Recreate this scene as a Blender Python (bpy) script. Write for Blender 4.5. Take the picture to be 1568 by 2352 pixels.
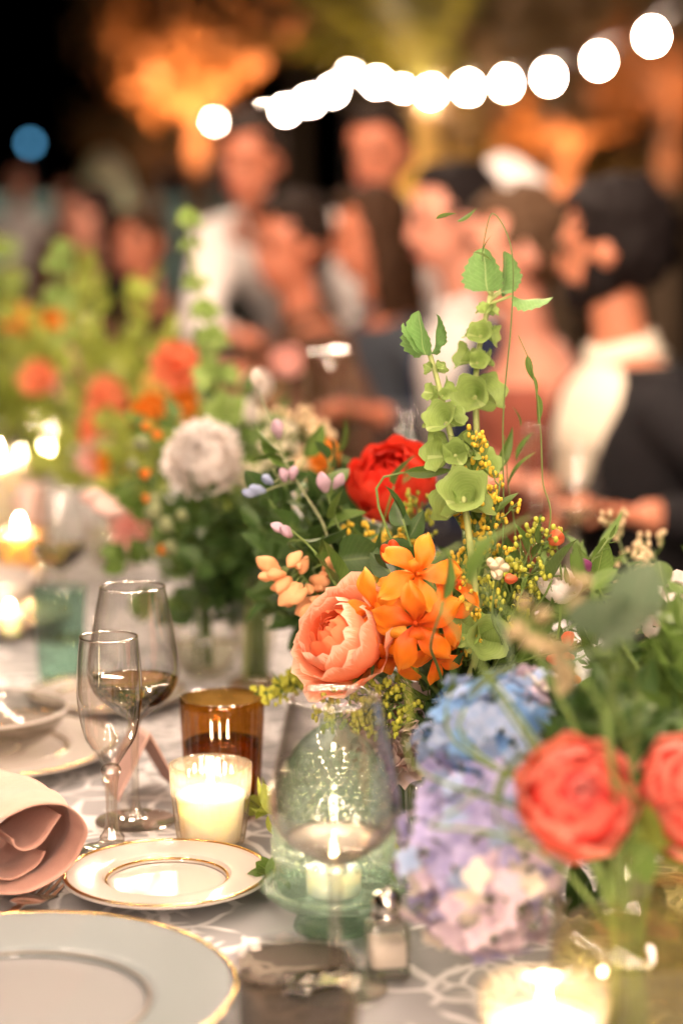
import bpy, math, random
from mathutils import Vector, Matrix, noise
R = math.radians
random.seed(7)
sc = bpy.context.scene
for o in list(bpy.data.objects):
    bpy.data.objects.remove(o)

# ------------------------------------------------------------------ camera
CAMH, TZ = 1.23, 0.75            # camera height, table top height
FPX = 4300.0                     # focal length in pixels of a 1568 px wide picture
PITCH = math.atan(591 / FPX)
cam_d = bpy.data.cameras.new('camera')
cam = bpy.data.objects.new('camera', cam_d)
sc.collection.objects.link(cam)
cam.location = (0, 0, CAMH)
cam.rotation_euler = (R(90) - PITCH, 0, 0)
cam_d.sensor_fit = 'HORIZONTAL'
cam_d.sensor_width = 24.0
cam_d.lens = 24.0 * FPX / 1568
cam_d.clip_start, cam_d.clip_end = 0.05, 500
cam_d.dof.use_dof = True
cam_d.dof.focus_distance = 1.46
cam_d.dof.aperture_fstop = 2.25
cam_d.dof.aperture_blades = 0
sc.camera = cam

# ------------------------------------------------------------------ world (night) and exposure
w = bpy.data.worlds.new('World'); sc.world = w; w.use_nodes = True
nt = w.node_tree
bg = nt.nodes['Background']
sky = nt.nodes.new('ShaderNodeTexSky')
sky.sky_type = 'NISHITA'; sky.sun_disc = False
sky.sun_elevation = R(-4); sky.sun_rotation = R(200)
nt.links.new(sky.outputs[0], bg.inputs[0])
bg.inputs[1].default_value = 0.006
sc.view_settings.view_transform = 'Standard'
sc.view_settings.look = 'None'
sc.view_settings.exposure = 0.32
sc.view_settings.gamma = 1.0
cy = sc.cycles
cy.use_denoising = True
cy.max_bounces = 14; cy.diffuse_bounces = 3; cy.glossy_bounces = 5; cy.transmission_bounces = 10
cy.transparent_max_bounces = 40
cy.sample_clamp_indirect = 4.0
cy.blur_glossy = 0.6
BULB_E, FLAME_E = 430.0, 780.0

# ------------------------------------------------------------------ helpers
COL = sc.collection
CP, SP = math.cos(PITCH), math.sin(PITCH)
def P(px, py, z):
    """picture position (1568 px wide) at depth z in front of the camera"""
    x = (px - 784) / FPX * z; y = (1176 - py) / FPX * z
    return Vector((x, z * CP + y * SP, CAMH - z * SP + y * CP))
def T(px, py, h=0.0):
    """the point of the table plane (raised by h) seen at a picture position"""
    d = P(px, py, 1.0) - Vector((0, 0, CAMH))
    t = (TZ + h - CAMH) / d.z
    return Vector((0, 0, CAMH)) + d * t
def TP(px, z, h=0.0):
    """the point of the table plane at depth z under picture column px"""
    y = (TZ + h - CAMH + z * SP) / CP
    return Vector(((px - 784) / FPX * z, z * CP + y * SP, TZ + h))

MATS = {}
def nodes(name):
    m = bpy.data.materials.new(name); m.use_nodes = True
    n = m.node_tree; p = n.nodes['Principled BSDF']
    return m, n, p
def rgb(c): return (c[0], c[1], c[2], 1)
def mat(name, col, rough=.6, var=.15, scale=12, spec=.4, metal=0, bump=0, sss=0, sssr=(.01, .005, .003), trans=0, objvar=0, sheen=0):
    if name in MATS: return MATS[name]
    m, n, p = nodes(name)
    tc = n.nodes.new('ShaderNodeTexCoord'); no = n.nodes.new('ShaderNodeTexNoise')
    no.inputs['Scale'].default_value = scale; no.inputs['Detail'].default_value = 5
    n.links.new(tc.outputs['Object'], no.inputs['Vector'])
    mx = n.nodes.new('ShaderNodeMix'); mx.data_type = 'RGBA'
    mx.inputs[6].default_value = rgb([c * (1 - var) for c in col]); mx.inputs[7].default_value = rgb([min(1, c * (1 + var)) for c in col])
    n.links.new(no.outputs[0], mx.inputs[0])
    out = mx.outputs[2]
    if objvar:
        oi = n.nodes.new('ShaderNodeObjectInfo'); hs = n.nodes.new('ShaderNodeHueSaturation')
        mr = n.nodes.new('ShaderNodeMapRange'); mr.inputs[3].default_value = 1 - objvar; mr.inputs[4].default_value = 1 + objvar
        n.links.new(oi.outputs['Random'], mr.inputs[0]); n.links.new(mr.outputs[0], hs.inputs['Value'])
        n.links.new(out, hs.inputs['Color']); out = hs.outputs[0]
    n.links.new(out, p.inputs['Base Color'])
    p.inputs['Roughness'].default_value = rough; p.inputs['Metallic'].default_value = metal
    p.inputs['Specular IOR Level'].default_value = spec
    if sheen: p.inputs['Sheen Weight'].default_value = sheen
    if sss:
        p.inputs['Subsurface Weight'].default_value = sss; p.inputs['Subsurface Radius'].default_value = sssr; p.inputs['Subsurface Scale'].default_value = 1.0
    if bump:
        b = n.nodes.new('ShaderNodeBump'); b.inputs['Strength'].default_value = bump; b.inputs['Distance'].default_value = .004
        n.links.new(no.outputs[0], b.inputs['Height']); n.links.new(b.outputs[0], p.inputs['Normal'])
    if trans:
        t = n.nodes.new('ShaderNodeBsdfTranslucent'); ms = n.nodes.new('ShaderNodeMixShader'); ms.inputs[0].default_value = trans
        n.links.new(out, t.inputs[0]); n.links.new(p.outputs[0], ms.inputs[1]); n.links.new(t.outputs[0], ms.inputs[2])
        n.links.new(ms.outputs[0], n.nodes['Material Output'].inputs[0])
    MATS[name] = m
    return m
def grad_mat(name, base, tip, rough=.5, trans=.3, edge=None, pos=(.15, .85), objvar=.08, spec=.25):
    """petal: its colour runs from base to tip along the petal, rim tinted"""
    if name in MATS: return MATS[name]
    m, n, p = nodes(name)
    uv = n.nodes.new('ShaderNodeUVMap'); sx = n.nodes.new('ShaderNodeSeparateXYZ'); n.links.new(uv.outputs[0], sx.inputs[0])
    no = n.nodes.new('ShaderNodeTexNoise'); no.inputs['Scale'].default_value = 6
    mp = n.nodes.new('ShaderNodeMapping'); mp.inputs['Scale'].default_value = (6, 1, 1)
    n.links.new(uv.outputs[0], mp.inputs[0]); n.links.new(mp.outputs[0], no.inputs['Vector'])
    ad = n.nodes.new('ShaderNodeMath'); ad.operation = 'MULTIPLY_ADD'; ad.inputs[1].default_value = .35; n.links.new(no.outputs[0], ad.inputs[0])
    sb = n.nodes.new('ShaderNodeMath'); sb.operation = 'SUBTRACT'; sb.inputs[1].default_value = .17; n.links.new(sx.outputs[1], sb.inputs[0])
    n.links.new(sb.outputs[0], ad.inputs[2])
    cr = n.nodes.new('ShaderNodeValToRGB'); e = cr.color_ramp.elements
    e[0].position, e[1].position = pos; e[0].color = rgb(base); e[1].color = rgb(tip)
    if edge: x = cr.color_ramp.elements.new(.97); x.color = rgb(edge)
    n.links.new(ad.outputs[0], cr.inputs[0])
    oi = n.nodes.new('ShaderNodeObjectInfo'); hs = n.nodes.new('ShaderNodeHueSaturation'); mr = n.nodes.new('ShaderNodeMapRange')
    mr.inputs[3].default_value = 1 - objvar; mr.inputs[4].default_value = 1 + objvar
    n.links.new(oi.outputs['Random'], mr.inputs[0]); n.links.new(mr.outputs[0], hs.inputs['Value']); n.links.new(cr.outputs[0], hs.inputs['Color'])
    n.links.new(hs.outputs[0], p.inputs['Base Color']); p.inputs['Roughness'].default_value = rough; p.inputs['Specular IOR Level'].default_value = spec
    t = n.nodes.new('ShaderNodeBsdfTranslucent'); ms = n.nodes.new('ShaderNodeMixShader'); ms.inputs[0].default_value = trans
    n.links.new(hs.outputs[0], t.inputs[0]); n.links.new(p.outputs[0], ms.inputs[1]); n.links.new(t.outputs[0], ms.inputs[2])
    n.links.new(ms.outputs[0], n.nodes['Material Output'].inputs[0])
    bp = n.nodes.new('ShaderNodeBump'); bp.inputs['Strength'].default_value = .2; bp.inputs['Distance'].default_value = .0015
    n.links.new(no.outputs[0], bp.inputs['Height']); n.links.new(bp.outputs[0], p.inputs['Normal'])
    MATS[name] = m
    return m
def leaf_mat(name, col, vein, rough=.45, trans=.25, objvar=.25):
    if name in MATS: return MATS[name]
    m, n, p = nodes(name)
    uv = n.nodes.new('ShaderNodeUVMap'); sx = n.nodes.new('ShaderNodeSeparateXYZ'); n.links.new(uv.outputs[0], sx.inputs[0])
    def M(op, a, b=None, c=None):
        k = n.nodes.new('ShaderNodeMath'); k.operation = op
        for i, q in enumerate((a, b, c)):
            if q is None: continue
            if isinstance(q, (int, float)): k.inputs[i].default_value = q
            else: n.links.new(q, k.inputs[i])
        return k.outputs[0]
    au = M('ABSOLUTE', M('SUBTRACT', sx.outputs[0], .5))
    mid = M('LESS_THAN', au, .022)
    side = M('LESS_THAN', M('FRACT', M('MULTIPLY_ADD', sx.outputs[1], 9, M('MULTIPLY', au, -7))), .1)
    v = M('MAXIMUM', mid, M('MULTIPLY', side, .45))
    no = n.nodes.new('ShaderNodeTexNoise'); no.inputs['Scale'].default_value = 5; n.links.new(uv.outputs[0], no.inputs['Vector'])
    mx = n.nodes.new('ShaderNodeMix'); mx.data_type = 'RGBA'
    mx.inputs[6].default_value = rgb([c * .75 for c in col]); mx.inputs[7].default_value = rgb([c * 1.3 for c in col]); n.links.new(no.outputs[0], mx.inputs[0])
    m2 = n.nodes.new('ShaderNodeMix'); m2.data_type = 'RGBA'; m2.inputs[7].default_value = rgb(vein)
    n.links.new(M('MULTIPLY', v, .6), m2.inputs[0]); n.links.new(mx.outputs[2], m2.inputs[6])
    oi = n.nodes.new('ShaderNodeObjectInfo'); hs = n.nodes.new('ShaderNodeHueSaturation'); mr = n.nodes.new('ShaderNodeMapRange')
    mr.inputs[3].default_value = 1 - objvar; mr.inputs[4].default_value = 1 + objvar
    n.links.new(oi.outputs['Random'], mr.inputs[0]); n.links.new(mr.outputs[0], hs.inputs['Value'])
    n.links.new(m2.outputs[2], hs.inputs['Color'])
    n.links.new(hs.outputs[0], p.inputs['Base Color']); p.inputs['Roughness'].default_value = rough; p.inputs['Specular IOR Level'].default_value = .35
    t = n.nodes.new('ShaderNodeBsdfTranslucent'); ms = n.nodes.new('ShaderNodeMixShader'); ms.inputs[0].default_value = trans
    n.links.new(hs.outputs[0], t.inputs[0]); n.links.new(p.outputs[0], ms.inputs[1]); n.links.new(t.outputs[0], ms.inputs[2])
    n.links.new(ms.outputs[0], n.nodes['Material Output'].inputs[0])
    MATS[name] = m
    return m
def glass_mat(name, face=(.98, .975, .965), edge=(.58, .50, .44), gloss=1.15, rough=.035, base=.07, milk=0.0, milkcol=(.9, .88, .82), power=3.2):
    """thin blown glass: clear face-on, darker and more mirror-like at its edges"""
    if name in MATS: return MATS[name]
    m, n, p = nodes(name); n.nodes.remove(p)
    lw = n.nodes.new('ShaderNodeLayerWeight'); lw.inputs[0].default_value = .5
    pw = n.nodes.new('ShaderNodeMath'); pw.operation = 'POWER'; pw.inputs[1].default_value = power; n.links.new(lw.outputs['Facing'], pw.inputs[0])
    ma = n.nodes.new('ShaderNodeMath'); ma.operation = 'MULTIPLY_ADD'; ma.inputs[1].default_value = gloss * .75; ma.inputs[2].default_value = base; n.links.new(pw.outputs[0], ma.inputs[0])
    mx = n.nodes.new('ShaderNodeMix'); mx.data_type = 'RGBA'; mx.inputs[6].default_value = rgb(face); mx.inputs[7].default_value = rgb(edge); n.links.new(pw.outputs[0], mx.inputs[0])
    tr = n.nodes.new('ShaderNodeBsdfTransparent'); n.links.new(mx.outputs[2], tr.inputs[0])
    gl = n.nodes.new('ShaderNodeBsdfGlossy'); gl.inputs['Roughness'].default_value = rough; gl.inputs[0].default_value = (.95, .93, .9, 1)
    ms = n.nodes.new('ShaderNodeMixShader'); n.links.new(ma.outputs[0], ms.inputs[0]); n.links.new(tr.outputs[0], ms.inputs[1]); n.links.new(gl.outputs[0], ms.inputs[2])
    last = ms.outputs[0]
    if milk:
        df = n.nodes.new('ShaderNodeBsdfDiffuse'); df.inputs[0].default_value = rgb(milkcol); tl = n.nodes.new('ShaderNodeBsdfTranslucent'); tl.inputs[0].default_value = rgb(milkcol)
        a1 = n.nodes.new('ShaderNodeMixShader'); a1.inputs[0].default_value = .6; n.links.new(df.outputs[0], a1.inputs[1]); n.links.new(tl.outputs[0], a1.inputs[2])
        a2 = n.nodes.new('ShaderNodeMixShader'); a2.inputs[0].default_value = milk; n.links.new(last, a2.inputs[1]); n.links.new(a1.outputs[0], a2.inputs[2]); last = a2.outputs[0]
    n.links.new(last, n.nodes['Material Output'].inputs[0])
    MATS[name] = m
    return m
def solid_glass(name, col=(1, 1, 1), ior=1.45, rough=0.0):
    if name in MATS: return MATS[name]
    m, n, p = nodes(name)
    p.inputs['Base Color'].default_value = rgb(col); p.inputs['Transmission Weight'].default_value = 1; p.inputs['IOR'].default_value = ior; p.inputs['Roughness'].default_value = rough
    MATS[name] = m
    return m
def emit_mat(name, col, s):
    if name in MATS: return MATS[name]
    m, n, p = nodes(name)
    p.inputs['Base Color'].default_value = (0, 0, 0, 1); p.inputs['Specular IOR Level'].default_value = 0
    p.inputs['Emission Color'].default_value = rgb(col); p.inputs['Emission Strength'].default_value = s
    MATS[name] = m
    return m

def tag(o, label=None, cat=None, group=None, kind=None):
    if label: o['label'] = label
    if cat: o['category'] = cat
    if group: o['group'] = group
    if kind: o['kind'] = kind
    return o
def link(name, data, parent=None, M=None):
    o = bpy.data.objects.new(name, data); COL.objects.link(o)
    if parent is not None: o.parent = parent
    if M is not None: o.matrix_local = M
    return o
def empty(name, loc, label, cat, group=None, rz=0):
    o = bpy.data.objects.new(name, None); COL.objects.link(o); o.location = loc; o.rotation_euler = (0, 0, rz); o.empty_display_size = .02
    return tag(o, label, cat, group)
def mesh(name, vs, fs, m=None, smooth=True, uvs=None):
    me = bpy.data.meshes.new(name); me.from_pydata([tuple(v) for v in vs], [], fs)
    if smooth: me.polygons.foreach_set('use_smooth', [True] * len(me.polygons))
    if uvs is not None:
        l = me.uv_layers.new(name='UVMap'); d = []
        for p in me.polygons:
            for i in p.vertices: d += [uvs[i][0], uvs[i][1]]
        l.data.foreach_set('uv', d)
    if m is not None:
        for k in (m if isinstance(m, (list, tuple)) else [m]): me.materials.append(k)
    me.update()
    return me
class G:
    """collects shapes into one mesh"""
    def __init__(s): s.v = []; s.f = []
    def add(s, vs, fs):
        b = len(s.v); s.v += [Vector(v) for v in vs]; s.f += [tuple(i + b for i in f) for f in fs]; return s
    def tube(s, pts, rad, n=8, cap=True):
        pts = [Vector(p) for p in pts]; k = len(pts)
        if not isinstance(rad, (list, tuple)): rad = [rad] * k
        vs = []; up = None
        for i, p in enumerate(pts):
            t = (pts[min(i + 1, k - 1)] - pts[max(i - 1, 0)]).normalized()
            if up is None: up = t.orthogonal().normalized()
            a = (up - t * up.dot(t)); a = a.normalized() if a.length > 1e-6 else t.orthogonal().normalized(); up = a
            b = t.cross(a)
            r = rad[i]; ra, rb = (r if isinstance(r, tuple) else (r, r))
            for j in range(n):
                q = 2 * math.pi * j / n; vs.append(p + a * math.cos(q) * ra + b * math.sin(q) * rb)
        fs = [(i * n + j, i * n + (j + 1) % n, (i + 1) * n + (j + 1) % n, (i + 1) * n + j) for i in range(k - 1) for j in range(n)]
        if cap: fs += [tuple(range(n - 1, -1, -1)), tuple((k - 1) * n + j for j in range(n))]
        return s.add(vs, fs)
    def ell(s, c, r, n=10, k=7, M=None):
        c = Vector(c); r = r if isinstance(r, (tuple, list)) else (r, r, r)
        vs = [Vector((0, 0, -r[2]))]
        for i in range(1, k):
            a = -math.pi / 2 + math.pi * i / k
            for j in range(n):
                q = 2 * math.pi * j / n; vs.append(Vector((r[0] * math.cos(a) * math.cos(q), r[1] * math.cos(a) * math.sin(q), r[2] * math.sin(a))))
        vs.append(Vector((0, 0, r[2])))
        fs = [(0, 1 + (j + 1) % n, 1 + j) for j in range(n)]
        for i in range(k - 2):
            fs += [(1 + i * n + j, 1 + i * n + (j + 1) % n, 1 + (i + 1) * n + (j + 1) % n, 1 + (i + 1) * n + j) for j in range(n)]
        t = len(vs) - 1; b = 1 + (k - 2) * n
        fs += [(b + j, b + (j + 1) % n, t) for j in range(n)]
        if M is not None: vs = [M @ v for v in vs]
        return s.add([v + c for v in vs], fs)
    def box(s, c, d, M=None):
        c = Vector(c); vs = [Vector((x * d[0] / 2, y * d[1] / 2, z * d[2] / 2)) for x in (-1, 1) for y in (-1, 1) for z in (-1, 1)]
        if M is not None: vs = [M @ v for v in vs]
        return s.add([v + c for v in vs], [(0, 1, 3, 2), (4, 6, 7, 5), (0, 4, 5, 1), (2, 3, 7, 6), (0, 2, 6, 4), (1, 5, 7, 3)])
    def lathe(s, prof, n=32, rib=None, closed=False):
        k = len(prof); vs = []
        for i, (r, z) in enumerate(prof):
            for j in range(n):
                q = 2 * math.pi * j / n; rr = r * (rib(i, q, z) if rib else 1); vs.append((rr * math.cos(q), rr * math.sin(q), z))
        rows = k if closed else k - 1
        fs = [(i * n + j, i * n + (j + 1) % n, ((i + 1) % k) * n + (j + 1) % n, ((i + 1) % k) * n + j) for i in range(rows) for j in range(n)]
        return s.add(vs, fs)
    def mesh(s, name, m=None, smooth=True): return mesh(name, s.v, s.f, m, smooth)
def grid(name, fn, nu, nv, m=None, closed_u=False):
    vs = []; uvs = []
    for i in range(nv + 1):
        for j in range(nu + 1):
            u, v = j / nu, i / nv; vs.append(fn(u, v)); uvs.append((u, v))
    fs = [(i * (nu + 1) + j, i * (nu + 1) + j + 1, (i + 1) * (nu + 1) + j + 1, (i + 1) * (nu + 1) + j) for i in range(nv) for j in range(nu)]
    return mesh(name, vs, fs, m, True, uvs)
def frame(d, loc=(0, 0, 0), roll=0, s=1):
    """matrix whose +Z looks along d"""
    d = Vector(d).normalized()
    q = d.to_track_quat('Z', 'Y').to_matrix().to_4x4()
    sc3 = s if isinstance(s, (tuple, list)) else (s, s, s)
    return Matrix.Translation(Vector(loc)) @ q @ Matrix.Rotation(roll, 4, 'Z') @ Matrix.Diagonal((*sc3, 1))
def bez(a, b, c, d, n=10):
    a, b, c, d = map(Vector, (a, b, c, d)); o = []
    for i in range(n + 1):
        t = i / n; o.append(a * (1 - t) ** 3 + b * 3 * t * (1 - t) ** 2 + c * 3 * t * t * (1 - t) + d * t ** 3)
    return o
def smooth_profile(pts, sub=4):
    """Catmull-Rom through (r, z) points"""
    o = []
    for i in range(len(pts) - 1):
        p0 = pts[max(i - 1, 0)]; p1 = pts[i]; p2 = pts[i + 1]; p3 = pts[min(i + 2, len(pts) - 1)]
        for k in range(sub):
            t = k / sub
            o.append(tuple(.5 * (2 * p1[q] + (p2[q] - p0[q]) * t + (2 * p0[q] - 5 * p1[q] + 4 * p2[q] - p3[q]) * t * t + (3 * p1[q] - p0[q] - 3 * p2[q] + p3[q]) * t ** 3) for q in (0, 1)))
    o.append(tuple(pts[-1]))
    return [(max(r, .0003), z) for r, z in o]
def rnd(a, b): return random.uniform(a, b)
_bake = []
def remesh(o, vox, it=6):
    m = o.modifiers.new('skin', 'REMESH'); m.mode = 'VOXEL'; m.voxel_size = vox; m.use_smooth_shade = True
    s = o.modifiers.new('soft', 'SMOOTH'); s.iterations = it; s.factor = .5

# ------------------------------------------------------------------ materials
M_cloth = None
def cloth_material():
    """grey damask tablecloth with a pale woven branch pattern"""
    m, n, p = nodes('damask')
    tc = n.nodes.new('ShaderNodeTexCoord')
    mp = n.nodes.new('ShaderNodeMapping'); n.links.new(tc.outputs['Object'], mp.inputs[0])
    wn = n.nodes.new('ShaderNodeTexNoise'); wn.inputs['Scale'].default_value = 9; wn.inputs['Detail'].default_value = 3; n.links.new(mp.outputs[0], wn.inputs['Vector'])
    va = n.nodes.new('ShaderNodeVectorMath'); va.operation = 'MULTIPLY_ADD'; va.inputs[1].default_value = (.07, .07, 0)
    n.links.new(wn.outputs['Color'], va.inputs[0]); n.links.new(mp.outputs[0], va.inputs[2])
    def edge(scale, width):
        v = n.nodes.new('ShaderNodeTexVoronoi'); v.feature = 'DISTANCE_TO_EDGE'; v.inputs['Scale'].default_value = scale; v.voronoi_dimensions = '2D'
        n.links.new(va.outputs[0], v.inputs['Vector'])
        r = n.nodes.new('ShaderNodeMapRange'); r.inputs[1].default_value = width * .55; r.inputs[2].default_value = width; r.inputs[3].default_value = 1; r.inputs[4].default_value = 0
        n.links.new(v.outputs[0], r.inputs[0]); return r.outputs[0]
    e1 = edge(21, .10); e2 = edge(46, .15)
    mk = n.nodes.new('ShaderNodeTexNoise'); mk.inputs['Scale'].default_value = 6.5; mk.inputs['Detail'].default_value = 2; n.links.new(mp.outputs[0], mk.inputs['Vector'])
    r1 = n.nodes.new('ShaderNodeMapRange'); r1.inputs[1].default_value = .40; r1.inputs[2].default_value = .43; n.links.new(mk.outputs[0], r1.inputs[0])
    r2 = n.nodes.new('ShaderNodeMapRange'); r2.inputs[1].default_value = .50; r2.inputs[2].default_value = .53; n.links.new(mk.outputs[0], r2.inputs[0])
    def mm(op, a, b):
        k = n.nodes.new('ShaderNodeMath'); k.operation = op; n.links.new(a, k.inputs[0]); n.links.new(b, k.inputs[1]); return k.outputs[0]
    pat = mm('MAXIMUM', mm('MULTIPLY', e1, r1.outputs[0]), mm('MULTIPLY', e2, r2.outputs[0]))
    wv = n.nodes.new('ShaderNodeTexWave'); wv.inputs['Scale'].default_value = 700; wv.inputs['Distortion'].default_value = .5; n.links.new(mp.outputs[0], wv.inputs['Vector'])
    bp = n.nodes.new('ShaderNodeBump'); bp.inputs['Strength'].default_value = .15; bp.inputs['Distance'].default_value = .001; n.links.new(wv.outputs[0], bp.inputs['Height']); n.links.new(bp.outputs[0], p.inputs['Normal'])
    mx = n.nodes.new('ShaderNodeMix'); mx.data_type = 'RGBA'; mx.inputs[6].default_value = (.305, .31, .325, 1); mx.inputs[7].default_value = (.70, .70, .71, 1)
    n.links.new(pat, mx.inputs[0]); n.links.new(mx.outputs[2], p.inputs['Base Color'])
    p.inputs['Roughness'].default_value = .65; p.inputs['Specular IOR Level'].default_value = .3; p.inputs['Sheen Weight'].default_value = .1
    return m
M_cloth = cloth_material()
M_china = mat('porcelain', (.50, .46, .425), .10, .03, 4, .4)
M_china_blue = mat('pale_grey_porcelain', (.25, .285, .295), .13, .03, 4, .5)
M_gold = mat('gold_band', (.80, .52, .20), .18, .12, 60, .5, 1)
M_grey_band = mat('platinum_band', (.22, .19, .16), .3, .1, 60, .5, .6)
M_steel = mat('polished_steel', (.75, .72, .68), .16, .05, 40, .5, 1)
M_wax = mat('candle_wax', (.94, .90, .83), .5, .03, 6, .3, sss=1.0, sssr=(.024, .021, .016))
M_flame = emit_mat('flame', (1, .74, .50), FLAME_E)
M_flame_small = emit_mat('tealight_flame', (1, .74, .50), 120)
M_bulb = emit_mat('bulb_light', (1, .74, .56), BULB_E)
M_wick = mat('wick', (.03, .02, .02), .9)
M_clear = glass_mat('clear_glass')
M_stemglass = glass_mat('stem_glass', (.97, .96, .93), (.66, .60, .53), 1.3, .05, .22)
M_green = glass_mat('green_glass', (.84, .94, .88), (.30, .56, .43), .8, .05, .08, .06, (.70, .88, .76))
M_amber = glass_mat('amber_glass', (.64, .37, .09), (.20, .09, .012), .8, .03, .05)
M_smoke = glass_mat('smoked_glass', (.34, .29, .24), (.05, .04, .03), .9, .03, .06)
M_teal = glass_mat('teal_glass', (.55, .74, .66), (.10, .28, .24), .9, .04, .05)
M_frost = glass_mat('candle_glass', (.98, .96, .90), (.85, .72, .52), .7, .10, .08, .09, (.95, .86, .70))
M_yellowglass = glass_mat('yellow_glass', (.90, .86, .62), (.50, .44, .18), .95, .05, .10, .12, (.80, .74, .40))
M_blown = glass_mat('blown_glass', (.992, .99, .985), (.50, .42, .34), .95, .05, .085, power=1.9)
M_rim = glass_mat('rim_glass', (.98, .96, .92), (.85, .78, .68), 1.0, .08, .45)
M_wine = solid_glass('white_wine', (.93, .85, .58), 1.34)
M_water = glass_mat('water', (.95, .94, .84), (.75, .72, .50), .8, .03, .06)
M_drink = solid_glass('amber_drink', (.55, .22, .03), 1.34)
M_napkin = mat('peach_linen', (.62, .36, .29), .85, .06, 220, .2, bump=.15, sheen=.2)
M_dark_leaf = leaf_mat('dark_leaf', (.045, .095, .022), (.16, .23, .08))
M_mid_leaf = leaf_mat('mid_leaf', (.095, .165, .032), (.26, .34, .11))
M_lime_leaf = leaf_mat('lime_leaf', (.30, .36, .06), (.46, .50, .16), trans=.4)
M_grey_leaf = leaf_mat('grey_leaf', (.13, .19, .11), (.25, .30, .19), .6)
M_bell = leaf_mat('bell_green', (.28, .40, .11), (.52, .62, .27), .5, .4, .18)
M_bell_leaf = leaf_mat('toothed_leaf', (.17, .33, .10), (.44, .56, .25), .6, .3, .15)
M_stem = mat('green_stem', (.13, .20, .045), .5, .25, 40, objvar=.2)
M_stem_brown = mat('brown_stem', (.22, .14, .06), .6, .3, 40)
M_yellow = mat('yellow_floret', (.72, .48, .04), .6, .3, 300)
M_yellowgreen = mat('yellowgreen_floret', (.42, .44, .05), .6, .3, 300)

# ------------------------------------------------------------------ the setting
AX_D = Vector((-.2607, .9654, 0)); AX_N = Vector((.9654, .2607, 0)); AX_O = Vector((.42, 0, 0)); AX_R = math.atan2(.2607, .9654)
def S(off, t, z=0.0): return AX_O + AX_D * t + AX_N * off + Vector((0, 0, z))
def off_t(p):
    d = Vector((p[0], p[1], 0)) - AX_O
    return d.dot(AX_N), d.dot(AX_D)

def ground_mat():
    m, n, p = nodes('dark_paving')
    tc = n.nodes.new('ShaderNodeTexCoord'); v = n.nodes.new('ShaderNodeTexNoise'); v.inputs['Scale'].default_value = 1.6; v.inputs['Detail'].default_value = 8
    n.links.new(tc.outputs['Object'], v.inputs['Vector'])
    cr = n.nodes.new('ShaderNodeValToRGB'); cr.color_ramp.elements[0].color = (.035, .04, .02, 1); cr.color_ramp.elements[1].color = (.10, .085, .06, 1)
    n.links.new(v.outputs[0], cr.inputs[0]); n.links.new(cr.outputs[0], p.inputs['Base Color']); p.inputs['Roughness'].default_value = .9
    return m
def ground_h(x, y): return 0.0
gr = link('ground', grid('ground', lambda u, v: ((u - .5) * 240, -40 + v * 240, 0), 24, 24, ground_mat())); tag(gr, 'dark lawn and paving under the tables', kind='structure')

# table and tablecloth
TL, TW = 9.0, 1.08
tc_t = 4.0
table = empty('banquet_table', S(0, tc_t), 'long wooden banquet table under the grey damask cloth', 'table', rz=AX_R)
M_wood = mat('table_wood', (.16, .09, .045), .5, .3, 8)
link('tabletop', G().box((0, 0, TZ - .022), (TW - .02, TL - .02, .03)).mesh('tabletop', M_wood, False), table)
for sx in (-1, 1):
    for q in (-4.2, -1.4, 1.4, 4.2):
        link('leg', G().tube([(sx * .42, q, 0), (sx * .45, q, TZ - .037)], [.025, .035], 10).mesh('leg', M_wood), table)
def cloth_fn(u, v):
    # across: drop, top, drop
    a = (u - .5) * (TW + .60); y = (v - .5) * TL
    if abs(a) <= TW / 2: x, z = a, 0.0
    else:
        d = abs(a) - TW / 2; x = math.copysign(TW / 2 + .012 * min(1, d / .05) + .035 * (d / .3) * math.sin(y * 11 + math.copysign(1, a)), a); z = -d
    return (x, y, TZ - .0045 + z + .0012 * noise.noise((x * 7, y * 7, 1)) - (.0 if abs(a) < TW / 2 else .002))
cl = link('tablecloth', grid('tablecloth', cloth_fn, 60, 160, M_cloth), None, Matrix.Translation(S(0, tc_t)) @ Matrix.Rotation(AX_R, 4, 'Z'))
tag(cl, 'grey damask tablecloth with pale woven branches covering the long table', 'tablecloth')

# garden wall far behind with a blue board, plus lit far things
M_wall = mat('garden_wall', (.33, .34, .29), .9, .2, 1.5, bump=.3)
def wall(name, a, b, h, th, label):
    a = Vector(a); b = Vector(b); L = (b - a).length; e = empty(name, (a + b) / 2, label, 'wall', rz=math.atan2((b - a).y, (b - a).x))
    link('wall_body', G().box((0, 0, h / 2), (L, th, h)).mesh('wall_body', M_wall, False), e)
    link('coping', G().box((0, 0, h + .04), (L + .06, th + .12, .08)).mesh('coping', mat('coping_stone', (.4, .38, .33), .8), False), e)
    return e
gw = wall('garden_wall', (-16, 34, 0), (2, 36, 0), 2.2, .3, 'pale plastered garden wall running behind the far guests')
bx = empty('notice_board', P(452, 385, 30).to_tuple()[:2] + (0,), 'blue board on two posts in front of the garden wall', 'board')
link('panel', G().box((0, 0, P(452, 385, 30).z), (1.05, .06, .52)).mesh('panel', mat('blue_paint', (.16, .26, .42), .5), False), bx)
for s in (-.45, .45): link('post', G().tube([(s, .05, 0), (s, .05, P(452, 345, 30).z)], .04, 8).mesh('post', M_wood), bx)

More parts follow.
